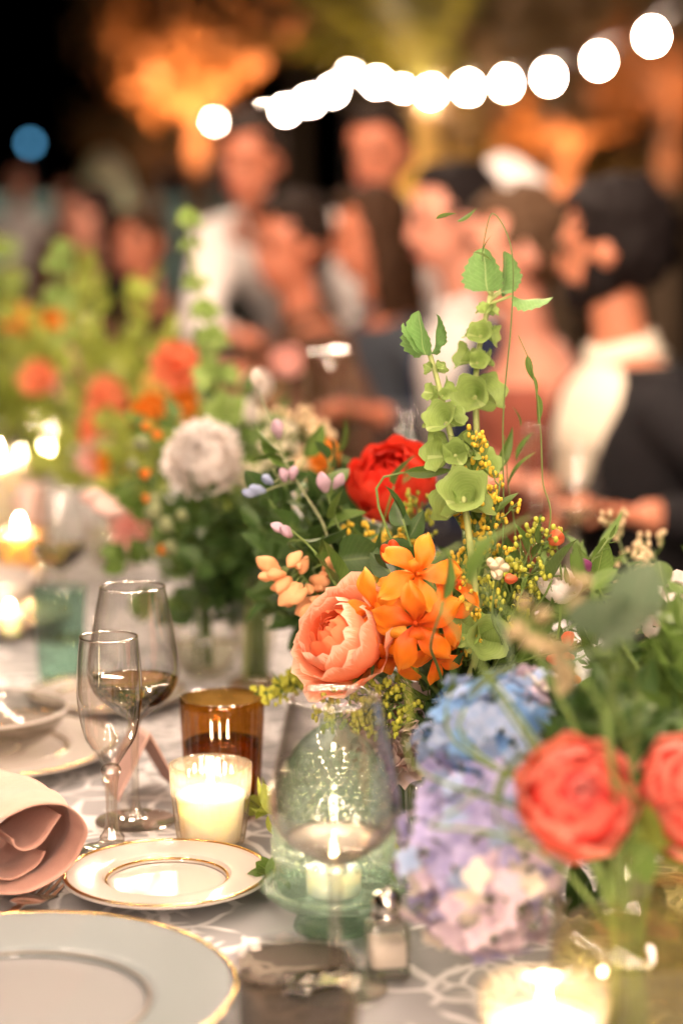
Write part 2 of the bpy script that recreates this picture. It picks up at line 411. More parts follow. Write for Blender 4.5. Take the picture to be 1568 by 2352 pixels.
def leafcard(c, s, d):
    a = d.orthogonal().normalized(); b = d.cross(a); q = rnd(0, 6.28); a, b = a * math.cos(q) + b * math.sin(q), b * math.cos(q) - a * math.sin(q)
    return [c - a * s * .35, c + b * s * .5 + d * s * .1, c + a * s * .35, c - b * s * .5 + d * s * .1]
M_bark = mat('bark', (.16, .11, .07), .9, .35, 9, bump=.6)
M_crown = mat('tree_foliage', (.17, .105, .045), .55, .4, 2.5, trans=.35)
def tree(pos, h, cr, n, label, group='trees behind the guests', lean=0, leaf=.16, cz=None):
    e = empty('broadleaf_tree', pos, label, 'tree', group); rs = random.Random(int(abs(pos[0] * 100) + abs(pos[1] * 37)))
    top = Vector((lean, 0, h * .55)); g = G().tube([(0, 0, 0), (lean * .3, 0, h * .22), (lean * .7, 0, h * .42), top], [.17, .14, .11, .08], 9)
    clumps = []
    for i in range(11):
        a = i * 2.4; r = cr * rs.uniform(.35, .95); c = Vector((lean + math.cos(a) * r, math.sin(a) * r, (cz or h * .72) + rs.uniform(-.30, .35) * cr))
        g.tube(bez(top - Vector((0, 0, h * .15 * rs.random())), top + Vector((0, 0, .3)), (top + c) / 2, c, 5), [.06, .05, .04, .03, .022, .012], 6)
        clumps.append((c, cr * rs.uniform(.28, .46)))
    link('trunk', g.mesh('trunk', M_bark), e)
    vs = []; fs = []
    for i in range(n):
        c, r = clumps[i % len(clumps)]
        d = Vector((rs.gauss(0, 1), rs.gauss(0, 1), rs.gauss(0, .75))).normalized(); p = c + d * r * (rs.random() ** .4)
        vs += leafcard(p, leaf * rs.uniform(.6, 1.3), Vector((rs.gauss(0, 1), rs.gauss(0, 1), rs.gauss(0, 1))).normalized()); b = len(vs) - 4; fs.append((b, b + 1, b + 2, b + 3))
    link('crown', mesh('crown', vs, fs, M_crown, False), e)
    return e
def uplight(pos, target, col, power, cone, label):
    e = empty('garden_uplight', pos, label, 'garden light', 'uplights set in the lawn')
    d = (Vector(target) - Vector(pos)).normalized(); M_b = mat('uplight_black', (.02, .02, .02), .5)
    link('stake', G().tube([(0, 0, -.05), (0, 0, .12)], .012, 6).mesh('stake', M_b), e)
    link('housing', G().lathe([(.001, -.08), (.05, -.08), (.065, .05), (.058, .05), (.05, .02), (.001, .02)], 16).mesh('housing', M_b), e, frame(d, (0, 0, .17)))
    L = bpy.data.lights.new('uplight_lamp', 'SPOT'); L.energy = power; L.color = col; L.spot_size = R(cone); L.spot_blend = .6; L.shadow_soft_size = .04
    link('lamp', L, e, frame(-d, (0, 0, .17)) @ Matrix.Translation((0, 0, -.07)))
def gp(px, z): v = P(px, 585, z); return (v.x, v.y, 0)
def hz(py, z): return P(784, py, z).z
ORANGE = (1, .30, .085); AMBER = (1, .62, .14)
tree(gp(455, 17), 4.6, 1.35, 2600, 'broadleaf tree lit orange from below, beside the dark open sky', cz=hz(70, 17))
tree(gp(690, 27), 7.6, 2.1, 2200, 'broadleaf tree behind the uplit palm', cz=hz(-10, 27))
tree(gp(1290, 13), 3.6, .95, 2200, 'small tree lit orange from below, above the arm of the reaching waiter', cz=hz(230, 13))
tree(gp(1530, 12), 3.9, .9, 1800, 'small tree lit orange from below, behind the bearded guest', cz=hz(110, 12))
tree(gp(1150, 21), 6.2, 1.9, 2600, 'dim broadleaf tree between the palm and the small uplit trees', cz=hz(40, 21))
tree(gp(1430, 19), 5.2, 1.7, 2400, 'dim olive green tree rising behind the bearded guest', cz=hz(250, 19))
def up_at(px, z, tpx, tpy, tz, col, power, cone, label):
    uplight(gp(px, z), P(tpx, tpy, tz), col, power, cone, label)
up_at(470, 14.3, 470, 60, 17, (1, .36, .13), 15000, 28, 'black garden uplight aimed at the orange tree beside the open sky')
up_at(1290, 10.8, 1290, 260, 13, (1, .34, .11), 4200, 22, 'black garden uplight aimed at the small tree above the waiter')
up_at(1540, 10.0, 1530, 130, 12, ORANGE, 1500, 24, 'black garden uplight aimed at the small tree behind the bearded guest')
up_at(1150, 19, 1150, 60, 21, (1, .28, .07), 420, 34, 'black garden uplight aimed at the dim tree beside the palm')
up_at(1420, 17, 1430, 260, 19, (.9, .5, .15), 500, 44, 'black garden uplight aimed at the dim olive green tree')
# palm
def palm(pos, h, label):
    e = empty('palm_tree', pos, label, 'palm tree'); M_pt = mat('palm_trunk', (.30, .20, .10), .85, .3, 14, bump=.6); M_pf = mat('palm_frond', (.20, .19, .045), .5, .25, 3, trans=.3)
    pts = [(.03 * math.sin(i), 0, h * i / 12) for i in range(13)]; rad = [.20 - .004 * i + .012 * (i % 2) for i in range(13)]
    link('trunk', G().tube(pts, rad, 12).mesh('trunk', M_pt), e)
    for i in range(20):
        a = i * 2.399; el = R(78 - i * 3.0); L = rnd(1.5, 2.1)
        d = Vector((math.cos(a) * math.cos(el), math.sin(a) * math.cos(el), math.sin(el))); out = Vector((d.x, d.y, 0)).normalized()
        p0 = Vector((0, 0, h)); pts = bez(p0, p0 + d * L * .4, p0 + d * L * .75, p0 + d * L * .9 + out * L * .25 - Vector((0, 0, L * .25)), 12)
        g = G().tube(pts, [.03 - .002 * k for k in range(13)], 5); side = d.cross(Vector((0, 0, 1))).normalized()
        for k in range(2, 13):
            t = (pts[min(k + 1, 12)] - pts[k - 1]).normalized(); l = .42 * math.sin(k / 13 * 2.7 + .35)
            for s in (-1, 1):
                for q in (0, .5):
                    b = pts[k] - t * q * .09; tip = b + (side * s * .75 + t * .6 - Vector((0, 0, .28))) * l
                    g.add([b - t * .02, b + t * .02, tip], [(0, 1, 2)])
        link('frond', g.mesh('frond', M_pf, False), e)
    return e
palm(gp(962, 13.5), hz(215, 13.5), 'tall palm with fanned fronds lit golden from below')
up_at(935, 12.4, 960, 190, 13.5, AMBER, 800, 46, 'black garden uplight aimed at the golden palm')
# closed parasol, lamp post with round blue lamp, lit trunk
ps = empty('closed_parasol', gp(245, 22), 'closed pale cream parasol standing beyond the guests', 'parasol')
link('pole', G().tube([(0, 0, 0), (0, 0, hz(345, 22))], .03, 8).mesh('pole', M_wood), ps)
link('base', G().lathe([(.001, 0), (.3, 0), (.28, .07), (.06, .1), (.04, .2)], 20).mesh('base', M_wall), ps)
z0, z1 = hz(520, 22), hz(350, 22)
link('canopy', G().lathe(smooth_profile([(.20, z0), (.30, z0 + .15), (.27, z0 + .45), (.17, z1 - .12), (.03, z1)]), 40, lambda i, q, z: 1 + .16 * math.sin(8 * q)).mesh('canopy', mat('parasol_canvas', (.75, .70, .52), .8, .06, 5, trans=.2)), ps)
up_at(225, 21.0, 245, 440, 22, (1, .9, .55), 180, 40, 'black garden uplight aimed at the closed parasol')
up_at(40, 30, 60, 400, 34.6, (.80, 1, .86), 520, 95, 'black garden uplight washing the plastered wall pale green')
lp = empty('lamp_post', gp(75, 26), 'slender post carrying a round glowing blue lamp', 'lamp post')
link('post', G().tube([(0, 0, 0), (0, 0, hz(345, 26))], [.05, .03], 8).mesh('post', mat('uplight_black', (.02, .02, .02))), lp)
link('globe', G().ell((0, 0, hz(330, 26)), .055, 16, 10).mesh('globe', emit_mat('blue_lamp', (.12, .42, .72), 5)), lp)
tr = tree(gp(345, 24), 4.4, .9, 700, 'slim tree with its trunk lit orange, beyond the guests', cz=hz(330, 24))
up_at(335, 22.6, 345, 400, 24, (1, .42, .16), 260, 40, 'black garden uplight aimed at the slim orange trunk')

# ------------------------------------------------------------------ string lights
M_cable = mat('black_cable', (.015, .015, .015), .6)
bulb_me = {}
def bulb_at(p, wi, label, group, s=1.0):
    e = empty('festoon_bulb', p, label, 'light bulb', group)
    if not bulb_me:
        bulb_me['g'] = G().lathe(smooth_profile([(.0005, -.06), (.019, -.054), (.030, -.030), (.026, -.008), (.014, .012), (.013, .018)], 3), 12).mesh('bulb', M_bulb)
        bulb_me['s'] = G().lathe([(.001, .046), (.012, .046), (.016, .04), (.016, .012), (.001, .012)], 10).mesh('socket', M_cable)
    M = Matrix.Diagonal((s, s, s, 1))
    link('bulb', bulb_me['g'], e, M); link('socket', bulb_me['s'], e, M)
def festoon(points, label, blabel, group):
    pts = [Vector(p) for p in points]; a = pts[0]
    c = empty('festoon_cable', a, label, 'cable')
    path = []
    for i in range(len(pts) - 1):
        for k in range(4):
            t = k / 4; q = pts[i].lerp(pts[i + 1], t); q.z -= .02 * math.sin(math.pi * t); path.append(q - a)
    path.append(pts[-1] - a)
    link('wire', G().tube(path, .006, 5).mesh('wire', M_cable), c)
    for i, p in enumerate(pts): bulb_at(p - Vector((0, 0, .046)), i, blabel, group)
near_s = [(1497, 45, 8.2), (1375, 105, 9.0), (1260, 145, 9.9), (1162, 163, 10.9), (1075, 175, 12.0), (990, 187, 13.2), (925, 185, 14.5), (865, 168, 15.8), (805, 150, 17)]
far_s = [(765, 190, 18.2), (712, 215, 19.5), (655, 238, 21), (608, 252, 22.5), (490, 262, 24)]
first = [P(*q) for q in near_s]
d0 = first[0] - first[1]; back = [first[0] + d0 * k + Vector((0, 0, .05 * k * k)) for k in (3, 2, 1)]
festoon(back + first, 'black festoon cable crossing above the guests towards the palm', 'round warm festoon bulb on the cable crossing above the guests', 'bulbs on the cable above the guests')
festoon([P(*q) for q in far_s], 'black festoon cable running on beyond the palm', 'round warm festoon bulb on the cable running on beyond the palm', 'bulbs on the far cable')
post = empty('festoon_pole', (first[-1].x, first[-1].y, 0), 'slim dark pole holding up the festoon cables', 'pole')
link('shaft', G().tube([(0, 0, 0), (0, 0, first[-1].z + .1)], [.04, .03], 8).mesh('shaft', M_cable), post)
link('hook', G().tube([(0, 0, first[-1].z + .1), (0, -.05, first[-1].z + .12), (0, -.08, first[-1].z + .05)], .008, 6).mesh('hook', M_cable), post)
# added bulb rows out of view, behind the camera and above, lighting flowers and guests
ADDED_ROWS = ((-1.15, 2.20, 11, 'along the empty side of the table'), (-.35, 2.32, 11, 'just above the empty chairs side'), (.45, 2.32, 11, 'along the middle of the table'))
for off, zz, nb, where in ADDED_ROWS:
    t0, t1 = -3.6, .9
    festoon([S(off, t0 + (t1 - t0) * i / (nb - 1), zz - .16 * math.sin(math.pi * i / (nb - 1))) for i in range(nb)], 'black cable of added unseen bulbs strung ' + where, 'added unseen warm bulb strung ' + where, 'added bulbs strung ' + where)
festoon([S(.55, 2.0 + .4 * i, 2.36 - .05 * math.sin(i * .6)) for i in range(11)], 'black cable of added unseen bulbs strung over the table in front of the seated guests', 'added unseen warm bulb strung over the table in front of the seated guests', 'added bulbs above the seated guests')  # unseen row added to light the guests' faces from the front
for off, where in ((-.95, 'across the empty side beyond the wine glasses'), (.15, 'above the middle flowers')):
    festoon([S(off, 1.35 + .5 * i, 2.42 - .05 * math.sin(i)) for i in range(4)], 'black cable of added unseen bulbs strung ' + where, 'added unseen warm bulb strung ' + where, 'added bulbs strung ' + where)  # unseen short rows added to brighten the middle and far flowers
for off, t in ((-1.15, -3.7), (-.35, -3.7), (.45, -3.7)):  # poles carrying the cables of the added bulbs
    pl = empty('festoon_pole', S(off, t), 'slim dark pole behind the head of the table holding a cable of added bulbs', 'pole', 'poles behind the table head')
    link('shaft', G().tube([(0, 0, 0), (0, 0, 2.6)], [.04, .03], 8).mesh('shaft', M_cable), pl)
    link('foot', G().lathe([(.001, 0), (.16, 0), (.15, .03), (.05, .05), (.001, .05)], 16).mesh('foot', M_cable), pl)

# ------------------------------------------------------------------ tableware
def ring(r, z, w, h, m, name, parent, n=96):
    prof = [(r + w * math.cos(a), z + h * math.sin(a)) for a in [2 * math.pi * k / 8 for k in range(8)]]
    return link(name, G().lathe(prof, n, closed=True).mesh(name, m), parent)
def plate(name, pos, Rr, label, well_r=.62, rim_m=None, well_m=None, band=None, h=.018, cat='plate', group=None, rz=0):
    e = empty(name, pos, label, cat, group, rz); rim_m = rim_m or M_china; well_m = well_m or rim_m
    w = well_r * Rr
    top = smooth_profile([(w, .0085), (w * 1.06, .0125), (w * 1.14, .0145), (Rr * .985, h), (Rr, h - .0006)], 4)
    und = smooth_profile([(Rr, h - .0006), (Rr * .99, h - .003), (w * 1.1, .009), (w * .93, .003), (w * .86, .0005)], 3)
    link('rim', G().lathe(top + und[1:], 128).mesh('rim', rim_m), e)
    link('well', G().lathe(smooth_profile([(.0004, .0062), (w * .6, .0062), (w * .92, .0065), (w, .0085)], 3) + [(w * .9, .004), (w * .86, .0005), (.0004, .001)], 96).mesh('well', well_m), e)
    ring(Rr - .0006, h + .0002, .0016, .0010, M_gold, 'gold_rim', e, 128)
    if band: ring(w * 1.02, .0108, .0011, .0009, band, 'band', e, 128)
    return e
plate('dinner_plate', TP(33, 1.187), .14, 'large grey blue dinner plate with gold edge, dark inner ring and well greyed for shade', .60, M_china_blue, mat('shade_grey_porcelain', (.27, .275, .28), .12, .03, 4, .4), M_grey_band, .020)  # well colour greyed to carry the weaker candlelight on this plate
plate('bread_plate', TP(384, 1.424), .0775, 'small cream bread plate with two gold rings next to the lit ribbed candle', .585, None, None, M_gold, .016)
plate('bread_plate', TP(245, 2.02), .083, 'small cream bread plate behind the wine glass with red reflections', .62, None, None, M_gold, .014)
plate('charger_plate', TP(-40, 1.80), .128, 'wide cream charger plate carrying a glass dessert bowl', .62, None, None, M_gold, .016)
plate('charger_plate', TP(-70, 2.46), .13, 'wide cream charger plate carrying a white bowl, beside the teal tumbler', .62, None, None, M_gold, .016)
def bowl(name, pos, Rr, H, m, label, foot=.5):
    e = empty(name, pos, label, 'bowl')
    prof = smooth_profile([(.0004, .004), (Rr * foot, .005), (Rr * .8, H * .4), (Rr * .97, H * .85), (Rr, H)], 4)
    prof += [(Rr - .0018, H + .001)] + smooth_profile([(Rr - .003, H - .001), (Rr * .93, H * .82), (Rr * .75, H * .42), (Rr * foot * .9, .009), (.0004, .008)], 4)
    link('body', G().lathe(prof, 64).mesh('body', m), e)
    ring(Rr - .001, H, .002, .0014, M_china, 'lip', e, 64)
    link('foot_ring', G().lathe([(Rr * foot * .9, 0), (Rr * foot, .001), (Rr * foot, .006), (Rr * foot * .85, .006)], 48).mesh('foot_ring', m), e)
    return e
bowl('dessert_bowl', TP(-40, 1.80) + Vector((0, 0, .0075)), .083, .042, glass_mat('milky_glass', (.85, .83, .80), (.6, .55, .5), .8, .05, .08), 'shallow glass dessert bowl standing on the wide charger plate')
bowl('soup_bowl', TP(-70, 2.46) + Vector((0, 0, .0075)), .092, .055, M_china, 'white porcelain bowl on the charger beside the teal tumbler')

def rib_fn(n, amp, z0=0, z1=1): return lambda i, q, z: 1 + (amp * math.cos(n * q) if z0 < z < z1 else 0)
def flame(parent, z, s=1.0, x=0, y=0, m=None):
    link('wick', G().tube([(x, y, z - .006), (x + .001, y, z + .006)], .0009, 5).mesh('wick', M_wick), parent)
    link('flame', G().lathe(smooth_profile([(.0004, 0), (.0034 * s, .005 * s), (.0042 * s, .010 * s), (.0026 * s, .018 * s), (.0004, .028 * s)], 3), 10).mesh('flame', m or M_flame), parent, Matrix.Translation((x, y, z + .004)))
def votive(pos, label, s=1.0, fill=.66, gm=None, ribs=36, group=None):
    e = empty('votive_candle', pos, label, 'candle', group)
    r0, r1, H = .0245 * s, .0338 * s, .070 * s
    def ro(z): t = z / H; return r0 + (r1 - r0) * (t ** .55)
    out = [(.0004, .0003), (r0 * .8, .0003), (r0 * .97, .002)] + [(ro(z), z) for z in [H * k / 14 for k in range(1, 15)]]
    inn = [(r1 - .0024, H + .0006)] + [(ro(z) - .003, z) for z in [H * k / 10 for k in range(9, 0, -1)]] + [(r0 * .8, .006), (.0004, .006)]
    link('glass', G().lathe(out + inn, 144, lambda i, q, z: 1 + (.014 * math.cos(ribs * q) if (H * .1 < z < H * .86 and i < len(out)) else 0)).mesh('glass', gm or M_frost), e)
    zt = H * fill
    wp = [(.0004, .0066)] + [(ro(z) - .0036, z) for z in [.0066 + (zt - .0066) * k / 8 for k in range(9)]] + [(ro(zt) * .6, zt - .0015), (.0004, zt - .002)]
    link('wax', G().lathe(wp, 48).mesh('wax', M_wax), e)
    flame(e, zt - .002, s * .62)
    return e
votive(TP(485, 1.53), 'lit candle in a ribbed clear glass behind the bread plate', 1.0)
votive(TP(1246, 1.055), 'lit candle in a ribbed glass in front of the blue hydrangea', 1.06, .74)
votive(TP(48, 2.75), 'lit candle in an amber glass behind the teal tumbler', 1.2, .92, glass_mat('amber_cup', (.97, .84, .62), (.6, .34, .10), .8, .05))
votive(TP(24, 2.36), 'small lit candle added for a bright reflection in front of the amber candle', .62, .8)  # added candle standing in for a reflected glint
votive(TP(-6, 3.3), 'lit candle in a tall clear glass near the pale pink pillar candle', 2.0, .85)
votive(TP(110, 4.1), 'lit candle added for the glass highlights at the far end of the flowers', 1.1, .75)  # added flame that makes the blurred highlights of the far glasses
pc = empty('pillar_candle', TP(72, 3.0), 'pale pink unlit pillar candle among the far glasses', 'candle')
link('wax', G().lathe(smooth_profile([(.0004, .001), (.024, .001), (.025, .004)], 2) + smooth_profile([(.025, .004), (.0245, .11), (.022, .114), (.0004, .110)], 3), 28).mesh('wax', mat('pink_wax', (.72, .52, .47), .5, .04, 8, sss=.5)), pc)
link('wick', G().tube([(0, 0, .108), (.001, 0, .122)], .001, 5).mesh('wick', M_wick), pc)

def stemware(pos, H, r_rim, r_max, bowl0, zmax, label, level=None, name='wine_glass', gm=None, liquid=None, base_r=.034, group=None, rz=0, thick=.0034):
    e = empty(name, pos, label, 'glass', group, rz); gm = gm or M_clear
    prof = smooth_profile([(.0032, bowl0), (r_max * .42, bowl0 + (zmax - bowl0) * .22), (r_max * .82, bowl0 + (zmax - bowl0) * .58), (r_max, zmax), (r_max * .985, zmax + (H - zmax) * .22), ((r_max + r_rim) / 2 * .995, zmax + (H - zmax) * .62), (r_rim, H)], 6)
    tk = .0011
    inner = [(max(r - tk, .0004), z + (.004 if k == 0 else 0)) for k, (r, z) in enumerate(prof)]
    link('bowl', G().lathe(prof, 72).mesh('bowl', gm), e)
    sp = smooth_profile([(base_r, .0006), (base_r, .0016), (base_r * .6, .0035), (base_r * .25, .006), (thick * 1.5, .012), (thick, .022), (thick * .92, bowl0 * .6), (thick * 1.05, bowl0 * .88), (thick * 1.9, bowl0 + .002), (thick * 1.2, bowl0 + .0045), (.0004, bowl0 + .0047)], 4)
    link('stem', G().lathe([(.0004, .0006)] + sp, 40).mesh('stem', M_stemglass), e)
    ring(r_rim - tk * .5, H + .0004, .0009, .0009, M_rim, 'rim', e, 72)
    if level:
        lp = [(.0004, inner[0][1] + .001)] + [(max(r - .0004, .0004), z) for r, z in inner if z < level and r > .001]
        rl = lp[-1][0]; lp += [(rl, level), (rl * .93, level - .0006), (.0004, level - .0008)]
        wn_ = link('wine', G().lathe(lp, 56).mesh('wine', liquid or M_wine), e); ring(rl - .0004, level + .0002, .0007, .0007, M_rim, 'meniscus', wn_, 56)
    return e
stemware(TP(770, 1.236), .196, .0298, .0425, .083, .120, 'big wine glass with a little white wine in front of the green candle lamp', .104, liquid=glass_mat('pale_wine', (.95, .88, .76), (.66, .54, .38), 1.0, .28, .14), gm=glass_mat('goblet_glass', (.99, .985, .975), (.40, .32, .25), 1.0, .06, .07, power=1.25), thick=.0046)
stemware(TP(312, 1.60), .203, .0275, .0390, .088, .128, 'wine glass a third full, behind the slim champagne flute', .124, gm=M_blown)
# champagne flute with its own long bowl
def flute(pos, label, H=.178, rm=.0262, rr=.0232, group=None):
    e = empty('champagne_flute', pos, label, 'glass', group); b0 = .072
    prof = smooth_profile([(.0050, b0), (.0115, b0 + .010), (rm * .80, b0 + .026), (rm * .98, b0 + .052), (rm, b0 + .066), (rm * .96, b0 + .088), (rr, H)], 6); tk = .0013
    inner = [(max(r - tk, .0004), z + (.007 if k == 0 else .0)) for k, (r, z) in enumerate(prof)]
    link('bowl', G().lathe(prof, 64).mesh('bowl', M_blown), e)
    link('stem', G().lathe([(.0004, .0006)] + smooth_profile([(.030, .0006), (.030, .0018), (.018, .004), (.0085, .007), (.0105, .013), (.0075, .018), (.0048, .026), (.0046, .05), (.0062, .064), (.0085, .069), (.0058, .0735), (.0004, .0745)], 4), 36, lambda i, q, z: 1 + (.07 * math.cos(6 * q) if .02 < z < .066 else 0)).mesh('stem', M_stemglass), e)
    ring(rr - tk * .5, H + .0004, .001, .001, M_rim, 'rim', e, 64)
    return e
flute(TP(258, 1.515), 'empty slim champagne flute beside the bread plate')
stemware(TP(140, 2.36), .19, .026, .036, .085, .118, 'wine glass with pale wine behind the teal tumbler', .12)
stemware(TP(95, 3.3), .20, .027, .038, .085, .12, 'wine glass among the far candles', .12)
stemware(TP(30, 3.9), .20, .027, .038, .085, .12, 'wine glass at the far flowers', .12)
stemware(TP(1318, 2.75), .20, .027, .038, .085, .12, 'wine glass in front of the bearded guest', .11)
flute(TP(1230, 3.05), 'champagne flute in front of the hands of the bearded guest', .2)
stemware(TP(560, 3.6), .2, .027, .038, .085, .12, 'wine glass in front of the dark haired guest', .11)
stemware(TP(930, 3.4), .2, .027, .038, .085, .12, 'wine glass in front of the long haired guest', .11)

def tumbler(pos, r0, r1, H, m, label, level=None, liquid=None, ribs=0, amp=.02, name='tumbler', wall_=.0022):
    e = empty(name, pos, label, 'glass'); N = 14
    ro = lambda t: r0 + (r1 - r0) * t
    out = [(.0004, .0004), (r0 * .9, .0004), (r0, .003)] + [(ro(k / N), H * k / N) for k in range(1, N + 1)]
    inn = [(r1 - wall_ * .5, H + .0008)] + [(ro(k / N) - wall_, H * k / N) for k in range(N, 0, -1)] + [(r0 - .004, .010), (.0004, .009)]
    link('body', G().lathe(out + inn[:2], 96, lambda i, q, z: 1 + (amp * math.cos(ribs * q) if ribs and i < len(out) and z > H * .08 else 0)).mesh('body', m), e)
    if level:
        lp = [(.0004, .0095), (r0 - .0045, .0105)] + [(ro(t) - wall_ - .0004, H * t) for t in [.15 + (level - .15) * k / 6 for k in range(7)]] + [(.0004, H * level - .0006)]
        link('drink', G().lathe(lp, 48).mesh('drink', liquid), e)
    return e
tumbler(TP(512, 1.63), .0315, .0365, .101, M_amber, 'ribbed amber glass tumbler half full of drink', .62, M_drink, 24, .018)
tumbler(TP(684, 1.0), .029, .0335, .112, M_smoke, 'smoked glass tumbler in front of the big wine glass', .45, M_water, 18, .015)
tumbler(TP(140, 2.14), .025, .030, .106, M_teal, 'teal tinted glass tumbler with fluted sides', None, None, 16, .03)
tumbler(TP(757, 2.42), .031, .032, .36, M_clear, 'tall clear glass cylinder rising behind the flowers', None, None, 0, 0, 'glass_cylinder')

# green hobnail fairy lamp
fl = empty('candle_lamp', TP(766, 1.345), 'pale green hobnail glass candle lamp on a saucer foot, lit inside', 'candle lamp')
foot = smooth_profile([(.0004, .001), (.026, .001), (.028, .004), (.026, .012), (.031, .018), (.044, .024), (.051, .031), (.0525, .034), (.051, .0345), (.042, .029), (.036, .027), (.0004, .027)], 4)
link('saucer', G().lathe(foot, 96, lambda i, q, z: 1 + (.03 * math.cos(24 * q) if z > .03 else .018 * math.cos(40 * q) if z < .014 else 0)).mesh('saucer', M_green), fl)
dome_pts = [(.0385, .030), (.0405, .034), (.0400, .038), (.0412, .041), (.0400, .044), (.0418, .048), (.0412, .052), (.0418, .060), (.0412, .075), (.0395, .092), (.0368, .108), (.0325, .123), (.0255, .136), (.0165, .145), (.0110, .149), (.0095, .154), (.0100, .157)]
dp = smooth_profile(dome_pts, 4)
dome = link('dome', G().lathe(dp, 96).mesh('dome', M_green), fl)
gh = G(); nobs = 0
for k in range(9):
    z = .0575 + k * .0078; t = [i for i in range(len(dp) - 1) if dp[i][1] <= z <= dp[i + 1][1]]
    r = dp[t[-1]][0] if t else .04; n = 27
    for j in range(n):
        q = 2 * math.pi * (j + .5 * (k % 2)) / n; gh.ell((r * math.cos(q), r * math.sin(q), z), .0035, 8, 6)
for k in range(3):
    r = .0400 + k * .0042; n = 44
    for j in range(n):
        q = 2 * math.pi * (j + .5 * (k % 2)) / n; gh.ell((r * math.cos(q), r * math.sin(q), .0290 + k * .0020), .0019, 6, 4)
hb = link('hobnails', gh.mesh('hobnails', glass_mat('green_nobs', (.93, .97, .93), (.45, .64, .52), 1.2, .10, .20, .22, (.80, .92, .82))), dome); tag(hb, kind='stuff')
link('tealight', G().lathe([(.0004, .0275), (.019, .0275), (.0195, .029), (.0195, .046), (.0185, .047), (.0004, .0455)], 32).mesh('tealight', M_wax), fl)
flame(fl, .046, .8, m=M_flame_small)

# salt shaker
ss = empty('salt_shaker', TP(888, 1.262), 'small square glass salt shaker with a domed chrome cap', 'salt shaker', rz=R(8))
def sqring(h, z, c): # rounded square ring
    return [Vector((math.copysign(min(abs(math.cos(a)) * 1.35, 1), math.cos(a)) * h, math.copysign(min(abs(math.sin(a)) * 1.35, 1), math.sin(a)) * h, z)) for a in [2 * math.pi * k / 32 for k in range(32)]]
def sqloft(rows):
    g = G(); vs = []; n = 32
    for h, z in rows: vs += sqring(h, z, 0)
    fs = [(i * n + j, i * n + (j + 1) % n, (i + 1) * n + (j + 1) % n, (i + 1) * n + j) for i in range(len(rows) - 1) for j in range(n)]
    return g.add(vs, fs + [tuple(range(n - 1, -1, -1)), tuple((len(rows) - 1) * n + j for j in range(n))])
link('bottle', sqloft([(.0135, .0005), (.0145, .002), (.0145, .032), (.0135, .035), (.010, .037), (.0095, .040)]).mesh('bottle', glass_mat('bottle_glass', (.93, .92, .89), (.5, .46, .42), 1.0, .05, .14, .05)), ss)
link('salt', sqloft([(.0112, .0075), (.0117, .0085), (.0117, .0235), (.0112, .0238)]).mesh('salt', mat('salt', (.70, .64, .60), .8, .1, 900, bump=.4)), ss)
link('glass_base', sqloft([(.0128, .0012), (.0132, .0018), (.0130, .0052), (.0120, .0056)]).mesh('glass_base', solid_glass('bottle_base', (.85, .92, .86))), ss)
link('cap', G().lathe([(.0105, .037), (.0112, .038), (.0112, .043), (.0106, .0435)] + smooth_profile([(.0108, .044), (.0105, .050), (.0085, .055), (.0050, .058), (.0022, .0592), (.0018, .061), (.0004, .0612)], 3), 32).mesh('cap', M_steel), ss)

# fork
fk = empty('fork', T(96, 2066, .001), 'silver fork lying under the edge of the peach napkin', 'fork')
fd = (T(152, 2012) - T(60, 2088)).normalized(); fs_ = fd.cross(Vector((0, 0, 1))).normalized()
def fork_sheet(w_fn, l0, l1, n, z_fn, off=0.0):
    vs = []; fs = []
    for i in range(n + 1):
        t = i / n; c = fd * (l0 + (l1 - l0) * t); h = z_fn(t); w = w_fn(t)
        for sx, dz in ((-1, 0), (1, 0), (1, -.0014), (-1, -.0014)): vs.append(c + fs_ * (off + sx * w) + Vector((0, 0, h + dz)))
        if i: q = 4 * i; fs += [(q - 4 + j, q - 4 + (j + 1) % 4, q + (j + 1) % 4, q + j) for j in range(4)]
    return G().add(vs, fs + [(3, 2, 1, 0), tuple(range(4 * n, 4 * n + 4))])
for k in range(4):
    link('tine', fork_sheet(lambda t: .0019 - .0011 * t, .0, .046, 8, lambda t: .0035 + .006 * t * t, (k - 1.5) * .0058).mesh('tine', M_steel, False), fk)
link('handle', fork_sheet(lambda t: .0108 * (1 - t) ** .5 + .0026 + .006 * max(0, t - .5) if t < .25 else .0034 + .005 * max(0, t - .3), .001, -.15, 24, lambda t: .0035 + .007 * math.sin(min(1, t * 1.6) * math.pi) * .8).mesh('handle', M_steel, False), fk)
